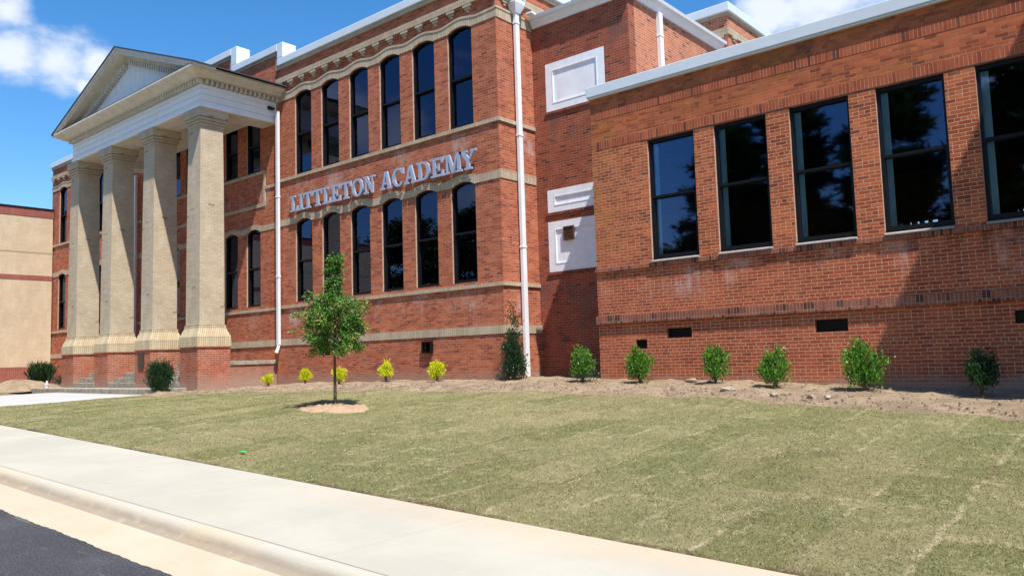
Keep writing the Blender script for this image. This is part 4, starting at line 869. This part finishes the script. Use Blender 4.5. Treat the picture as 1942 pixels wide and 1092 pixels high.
# young tree
TX, TY = -12.92, 9.8; tz = gz(TX, TY)
tree = empty('young_oak', (TX, TY, tz), 'slender young oak tree with a thin grey trunk in the lawn', 'tree')
rn = random.Random(5); m = MB()
m.tube([(0, 0, -.1), (.005, 0, .4), (-.01, .01, 1.0), (.02, 0, 1.7), (.03, .0, 2.4), (.06, .01, 2.85), (.09, 0, 3.15)], [.048, .036, .031, .025, .018, .009, .003], 10); m.build('trunk', M['bark'], tree, smooth=True, local=True)
m = MB(); pts = []
def env(z):      # crown radius by height
    return float(np.interp(z, [.98, 1.15, 1.45, 1.75, 2.1, 2.35, 2.5, 2.7, 3.1], [.25, .68, .88, .88, .76, .60, .32, .16, .05]))
for i in range(64):
    z0 = rn.uniform(1.18, 3.0) if i % 2 else rn.uniform(1.18, 2.1); a = i*2.4+rn.uniform(-.3, .3); zz = min(3.3, z0+rn.uniform(.08, .45)); ln = env(min(3.3, zz))*rn.uniform(.55, 1.12)
    if z0 < 1.3: zz = z0+rn.uniform(-.05, .25)
    b0 = Vector((.01*z0, 0, z0)); b1 = Vector((math.cos(a)*ln, math.sin(a)*ln, zz)); mid = b0.lerp(b1, .5)+Vector((0, 0, .05))
    m.tube([b0, mid, b1], [.009, .006, .002], 5)
    for k in range(9):
        t = rn.uniform(.25, 1.05); q = b0.lerp(mid, t*2) if t < .5 else mid.lerp(b1, t*2-1); q = q+Vector((rn.gauss(0, .07), rn.gauss(0, .07), rn.gauss(0, .07)))
        for w_ in range(rn.choice((10, 13, 16, 20))):
            p = q+Vector((rn.gauss(0, .045), rn.gauss(0, .045), rn.gauss(0, .045))); out = Vector((p.x, p.y, 0)).normalized() if p.length > .01 else Vector((1, 0, 0))
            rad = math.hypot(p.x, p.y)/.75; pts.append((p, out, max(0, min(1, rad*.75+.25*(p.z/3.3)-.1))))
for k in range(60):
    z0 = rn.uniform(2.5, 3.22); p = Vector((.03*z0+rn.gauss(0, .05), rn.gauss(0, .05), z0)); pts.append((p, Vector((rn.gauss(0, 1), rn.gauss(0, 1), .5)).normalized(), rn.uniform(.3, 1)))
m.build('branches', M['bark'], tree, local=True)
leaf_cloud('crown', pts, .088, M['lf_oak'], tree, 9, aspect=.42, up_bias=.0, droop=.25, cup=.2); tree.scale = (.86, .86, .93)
# sandy ring round the tree
def mound(name, cx, cyy, rx, ry, h, mat, seed, label=None, cat=None, lift=0., kind=None):
    rn = random.Random(seed); v = [(cx, cyy, gz(cx, cyy)+h+lift)]; K, Q = 10, 40; ph = [rn.uniform(0, 6) for _ in range(4)]
    for k in range(1, K+1):
        t = k/K
        for q in range(Q):
            a = 2*math.pi*q/Q; w_ = 1+.10*math.sin(2*a+ph[3])+.08*math.sin(3*a+ph[0])+.06*math.sin(7*a+ph[1])+.05*math.sin(13*a+ph[2])
            x = cx+rx*t*w_*math.cos(a); y = cyy+ry*t*w_*math.sin(a); v.append((x, y, gz(x, y)+lumps(x, y)*(1 if t > .9 else .5)+h*(1-t**1.7)+(rn.gauss(0, .018) if t < 1 else -.03)+.012+lift))
    fc = [(0, 1+q, 1+(q+1) % Q) for q in range(Q)]+[(1+(k-1)*Q+q, 1+k*Q+q, 1+k*Q+(q+1) % Q, 1+(k-1)*Q+(q+1) % Q) for k in range(1, K) for q in range(Q)]
    m = MB(); m.add(v, fc); return tag(m.build(name, mat, smooth=True), label, cat, kind=kind)
mound('sand_ring', TX+.15, TY-.16, .80, .54, .07, M['sand'], 4, 'low ring of orange sand around the foot of the young tree', 'soil mound')
mound('soil_mound', -37.0, 12.0, 2.1, 1.3, .42, M['clay'], 5, 'heap of sandy soil in front of the beige wall', 'soil mound')
mound('soil_patch', -23.2, 11.3, 1.0, .45, .08, M['clay'], 6, 'low smear of brown soil beside the bottom step', 'soil mound')

def rock(x, y, sx_, sy_, sz_, seed, label, mat=None, sink=.3):
    rn = random.Random(seed); b = bmesh.new(); bmesh.ops.create_icosphere(b, subdivisions=3, radius=1)
    off = [Vector((rn.gauss(0, 1), rn.gauss(0, 1), rn.gauss(0, 1))).normalized() for _ in range(9)]; cut = [rn.uniform(.55, .85) for _ in off]
    for v_ in b.verts:
        for o_, c_ in zip(off, cut):
            d = v_.co.dot(o_)
            if d > c_: v_.co -= o_*(d-c_)
        v_.co += Vector((rn.gauss(0, .015), rn.gauss(0, .015), rn.gauss(0, .015)))
        v_.co = Vector((v_.co.x*sx_, v_.co.y*sy_, v_.co.z*sz_))
    me = bpy.data.meshes.new('rock'); b.to_mesh(me); b.free(); me.materials.append(mat or M['rock'])
    o = bpy.data.objects.new('rock', me); C.objects.link(o); o.location = (x, y, bz(x, y)+sz_*(1-sink)-sz_*.35); o.rotation_euler = (rn.uniform(-.15, .15), rn.uniform(-.15, .15), rn.uniform(0, 3)); return tag(o, label, 'rock', 'rocks in the soil bed')
rock(-7.82, 14.95, .17, .10, .07, 1, 'grey rock lying against the foot of the wing wall')
rock(-6.35, 13.55, .20, .14, .06, 2, 'flat pale slab of rock in the middle of the soil bed')
rock(-5.35, 13.2, .08, .06, .05, 3, 'small whitish rock at the lawn edge right of the flat slab')
rock(-4.75, 13.25, .10, .09, .06, 8, 'rounded brown rock near the lawn edge')
rock(-4.45, 13.2, .09, .07, .05, 9, 'squarish tan rock beside the rounded brown one')
rn = random.Random(21)
m = MB()
for i in range(2600):
    x = rn.uniform(-23, 0); e = lawn_edge(x); y = e+abs(rn.gauss(0, .35))+.02 if i % 3 else e+rn.uniform(0, 2.2)
    if y > 15.0: continue
    s_ = rn.choice((.008, .01, .012, .016, .02, .03, .045))*rn.uniform(.7, 1.2); z = bed_z(x, y); a = rn.uniform(0, 3)
    vs = []
    for q in range(6): vs.append((x+s_*math.cos(a+q*1.05)*rn.uniform(.7, 1.1), y+s_*math.sin(a+q*1.05)*rn.uniform(.7, 1.1), z-.01))
    for q in range(6): vs.append((x+s_*.6*math.cos(a+q*1.05+.3)*rn.uniform(.7, 1.1), y+s_*.6*math.sin(a+q*1.05+.3), z+s_*rn.uniform(.4, .8)))
    m.add(vs, [(0, 1, 7, 6), (1, 2, 8, 7), (2, 3, 9, 8), (3, 4, 10, 9), (4, 5, 11, 10), (5, 0, 6, 11), (6, 7, 8, 9, 10, 11)])
tag(m.build('soil_clods', plain('brown_clods', (.34, .25, .17), .95, .5, 9, .01)), kind='stuff'); bpy.data.objects['soil_clods']['label'] = 'loose clods and pebbles scattered over the soil bed'; bpy.data.objects['soil_clods']['category'] = 'soil clods'
m = MB(); x, y = -10.15, 6.1; z = gz(x, y)+lumps(x, y)+.03
m.add([(x-.06, y-.02, z), (x+.05, y-.03, z+.01), (x+.07, y+.03, z), (x-.04, y+.04, z+.015), (x-.06, y-.02, z+.004), (x+.05, y-.03, z+.014), (x+.07, y+.03, z+.004), (x-.04, y+.04, z+.019)], [(0, 3, 2, 1), (4, 5, 6, 7), (0, 1, 5, 4), (1, 2, 6, 5), (2, 3, 7, 6), (3, 0, 4, 7)])
tag(m.build('plastic_scrap', M['plastic_green']), 'tiny bright green plastic scrap on the grass near the sidewalk', 'litter')
m = MB(); z = gz(-34.6, 12.2); m.tube([(-34.6, 12.2, z-.05), (-34.6, 12.2, z+.22)], .07, 12); m.tube([(-34.6, 12.2, z+.22), (-34.6, 12.2, z+.27)], .09, 12); m.tube([(-34.6, 12.2, z+.27), (-34.58, 12.2, z+.38)], .04, 10)
tag(m.build('cleanout_pipe', M['plastic_white'], smooth=False), 'short white plastic cleanout pipe by the left end of the steps', 'pipe')

# ------------------------------------------------------------------ grass blades
def grass():
    rn = np.random.RandomState(11); xs_, ys_ = [], []
    N0 = 900000; X = rn.uniform(-24.5, 0.5, N0); Y = rn.uniform(5.375, 13.0, N0)
    E_ = np.interp(X, EX, EY)+.07*np.sin(X*1.7)+.05*np.sin(X*4.9+1)+.04*np.sin(X*11.3)+.03*np.sin(X*23.7)
    D = np.hypot(X, Y); keep = (Y < E_-.0) & (rn.rand(N0) < np.clip(60/D**2, .06, 1)) & (((X-TX-.12)/.66)**2+((Y-TY+.16)/.46)**2 > 1) & (X < -Y*.02+.1)
    X, Y, D = X[keep], Y[keep], D[keep]; n = len(X)
    zw = np.interp(X, XS, ZW); s_ = np.where(X > -18, -1.6-.033*X, -1.006+.012*(-18-X))-.02
    Z = s_+(zw-s_)*(Y-5.42)/(15.2-5.42)+.012*np.sin(X*1.3+Y*.7)+.01*np.sin(X*3.1-Y*2.3)+.006*np.sin(X*6.7+Y*5.1)-.004
    sc = 1+D*.055; h = rn.uniform(.008, .026, n)*(.8+.25*sc/2); a = rn.uniform(0, 2*np.pi, n); ln = rn.uniform(.4, 2.2, n)*h; w = .0030*sc*rn.uniform(.7, 1.3, n)
    V = np.zeros((n, 3, 3), np.float32); b = rn.uniform(0, 2*np.pi, n)
    V[:, 0] = np.stack([X+np.cos(b)*w, Y+np.sin(b)*w, Z], 1); V[:, 1] = np.stack([X-np.cos(b)*w, Y-np.sin(b)*w, Z], 1); V[:, 2] = np.stack([X+np.cos(a)*ln, Y+np.sin(a)*ln, Z+h], 1)
    A = np.zeros((n, 3, 3), np.float32)
    pat = .5+.5*np.sin(X*2.1+1.7*np.sin(Y*1.3))*np.sin(Y*2.7+1.3*np.sin(X*.9)); A[:, :, 0] = np.clip(rn.rand(n)*.85+.25*(pat-.5), 0, 1)[:, None]; A[:, :, 1] = (rn.rand(n) > .955)[:, None]*1.
    me = bpy.data.meshes.new('grass'); me.vertices.add(n*3); me.vertices.foreach_set('co', V.ravel()); me.loops.add(n*3); me.polygons.add(n)
    me.loops.foreach_set('vertex_index', np.arange(n*3, dtype=np.int32)); me.polygons.foreach_set('loop_start', np.arange(n, dtype=np.int32)*3); me.update(calc_edges=True)
    at = me.attributes.new('lv', 'FLOAT_VECTOR', 'POINT'); at.data.foreach_set('vector', A.ravel()); me.materials.append(M['straw'])
    o = bpy.data.objects.new('grass', me); C.objects.link(o); tag(o, 'short olive and straw coloured sod grass blades covering the lawn', 'grass', kind='stuff'); print('blades', n)
grass()

# ------------------------------------------------------------------ trees across the road (mirrored in the panes)
def far_tree(name, x, y, h, w, kind, seed, label):
    z = walk_z(x)-.3; rn = random.Random(seed); root = empty(name, (x, y, z), label, 'tree', 'trees across the road'); m = MB()
    m.tube([(0, 0, 0), (.1, 0, h*.4), (0, .1, h*.75), (.05, 0, h*.98)], [.28, .22, .13, .03], 8); m.build('trunk', M['bark'], root, local=True)
    m = MB(); pts = []; nb = 105 if kind == 'pine' else 75
    for i in range(nb):
        t = rn.uniform(.22, 1); a = rn.uniform(0, 6.28); zz = h*t
        prof = (1.05-t)**.55 if kind == 'pine' else math.sin(math.pi*min(.97, t*.85+.08))**.7
        ln = w*.5*prof*rn.uniform(.5, 1.1); e = Vector((math.cos(a)*ln, math.sin(a)*ln, zz+ln*.15)); m.tube([(0, 0, zz*.96), e*.5+Vector((0, 0, zz*.48)), e], [.06, .04, .01], 4)
        for k in range(9 if kind == 'pine' else 7):
            q = Vector((0, 0, zz)).lerp(e, rn.uniform(.3, 1.05)); sp = .32 if kind == 'pine' else .5
            for w_ in range(30): p = q+Vector((rn.gauss(0, sp), rn.gauss(0, sp), rn.gauss(0, sp*.5))); pts.append((p, Vector((p.x, p.y, .3)).normalized(), .3))
    m.build('limbs', M['bark'], root, local=True); leaf_cloud('crown', pts, .62 if kind == 'pine' else .45, M['lf_far'], root, seed, aspect=.3 if kind == 'pine' else .6)
    return root
for i, (x, y, h, w) in enumerate([(-5.5, -14, 18, 7.5), (-11.5, -15.5, 19, 8), (-17.0, -16, 17, 6.5), (1.5, -17, 18, 8), (-21.5, -17, 15, 8)]):
    far_tree('pine_tree', x, y, h, w, 'pine', 70+i, ['tall dark pine across the road mirrored in the fourth wing window', 'tall dark pine across the road mirrored in the third wing window', 'slimmer pine across the road mirrored in the second wing window', 'tall pine across the road mirrored in the fifth wing window', 'shorter wide pine at the left end of the pines across the road'][i])
for i, (x, y, h, w) in enumerate([(-25, -20, 8.5, 9), (-34, -19, 9.5, 10), (-43, -16, 12.5, 10), (-52, -17, 13, 11), (-62, -16, 12.5, 11), (-73, -18, 13, 12), (-84, -17, 13, 12)]):
    far_tree('broadleaf_tree', x, y, h, w, 'broad', 80+i, ['low round tree across the road next to the pines, mirrored in the first wing window', 'second low round tree beyond the pines across the road', 'round tree across the road mirrored in the lower window nearest the corner', 'round tree across the road mirrored in the middle lower windows', 'round tree across the road mirrored in the lower windows near the young oak', 'wide round tree across the road opposite the portico', 'farthest left round tree across the road'][i])

S.cycles.max_bounces = 6
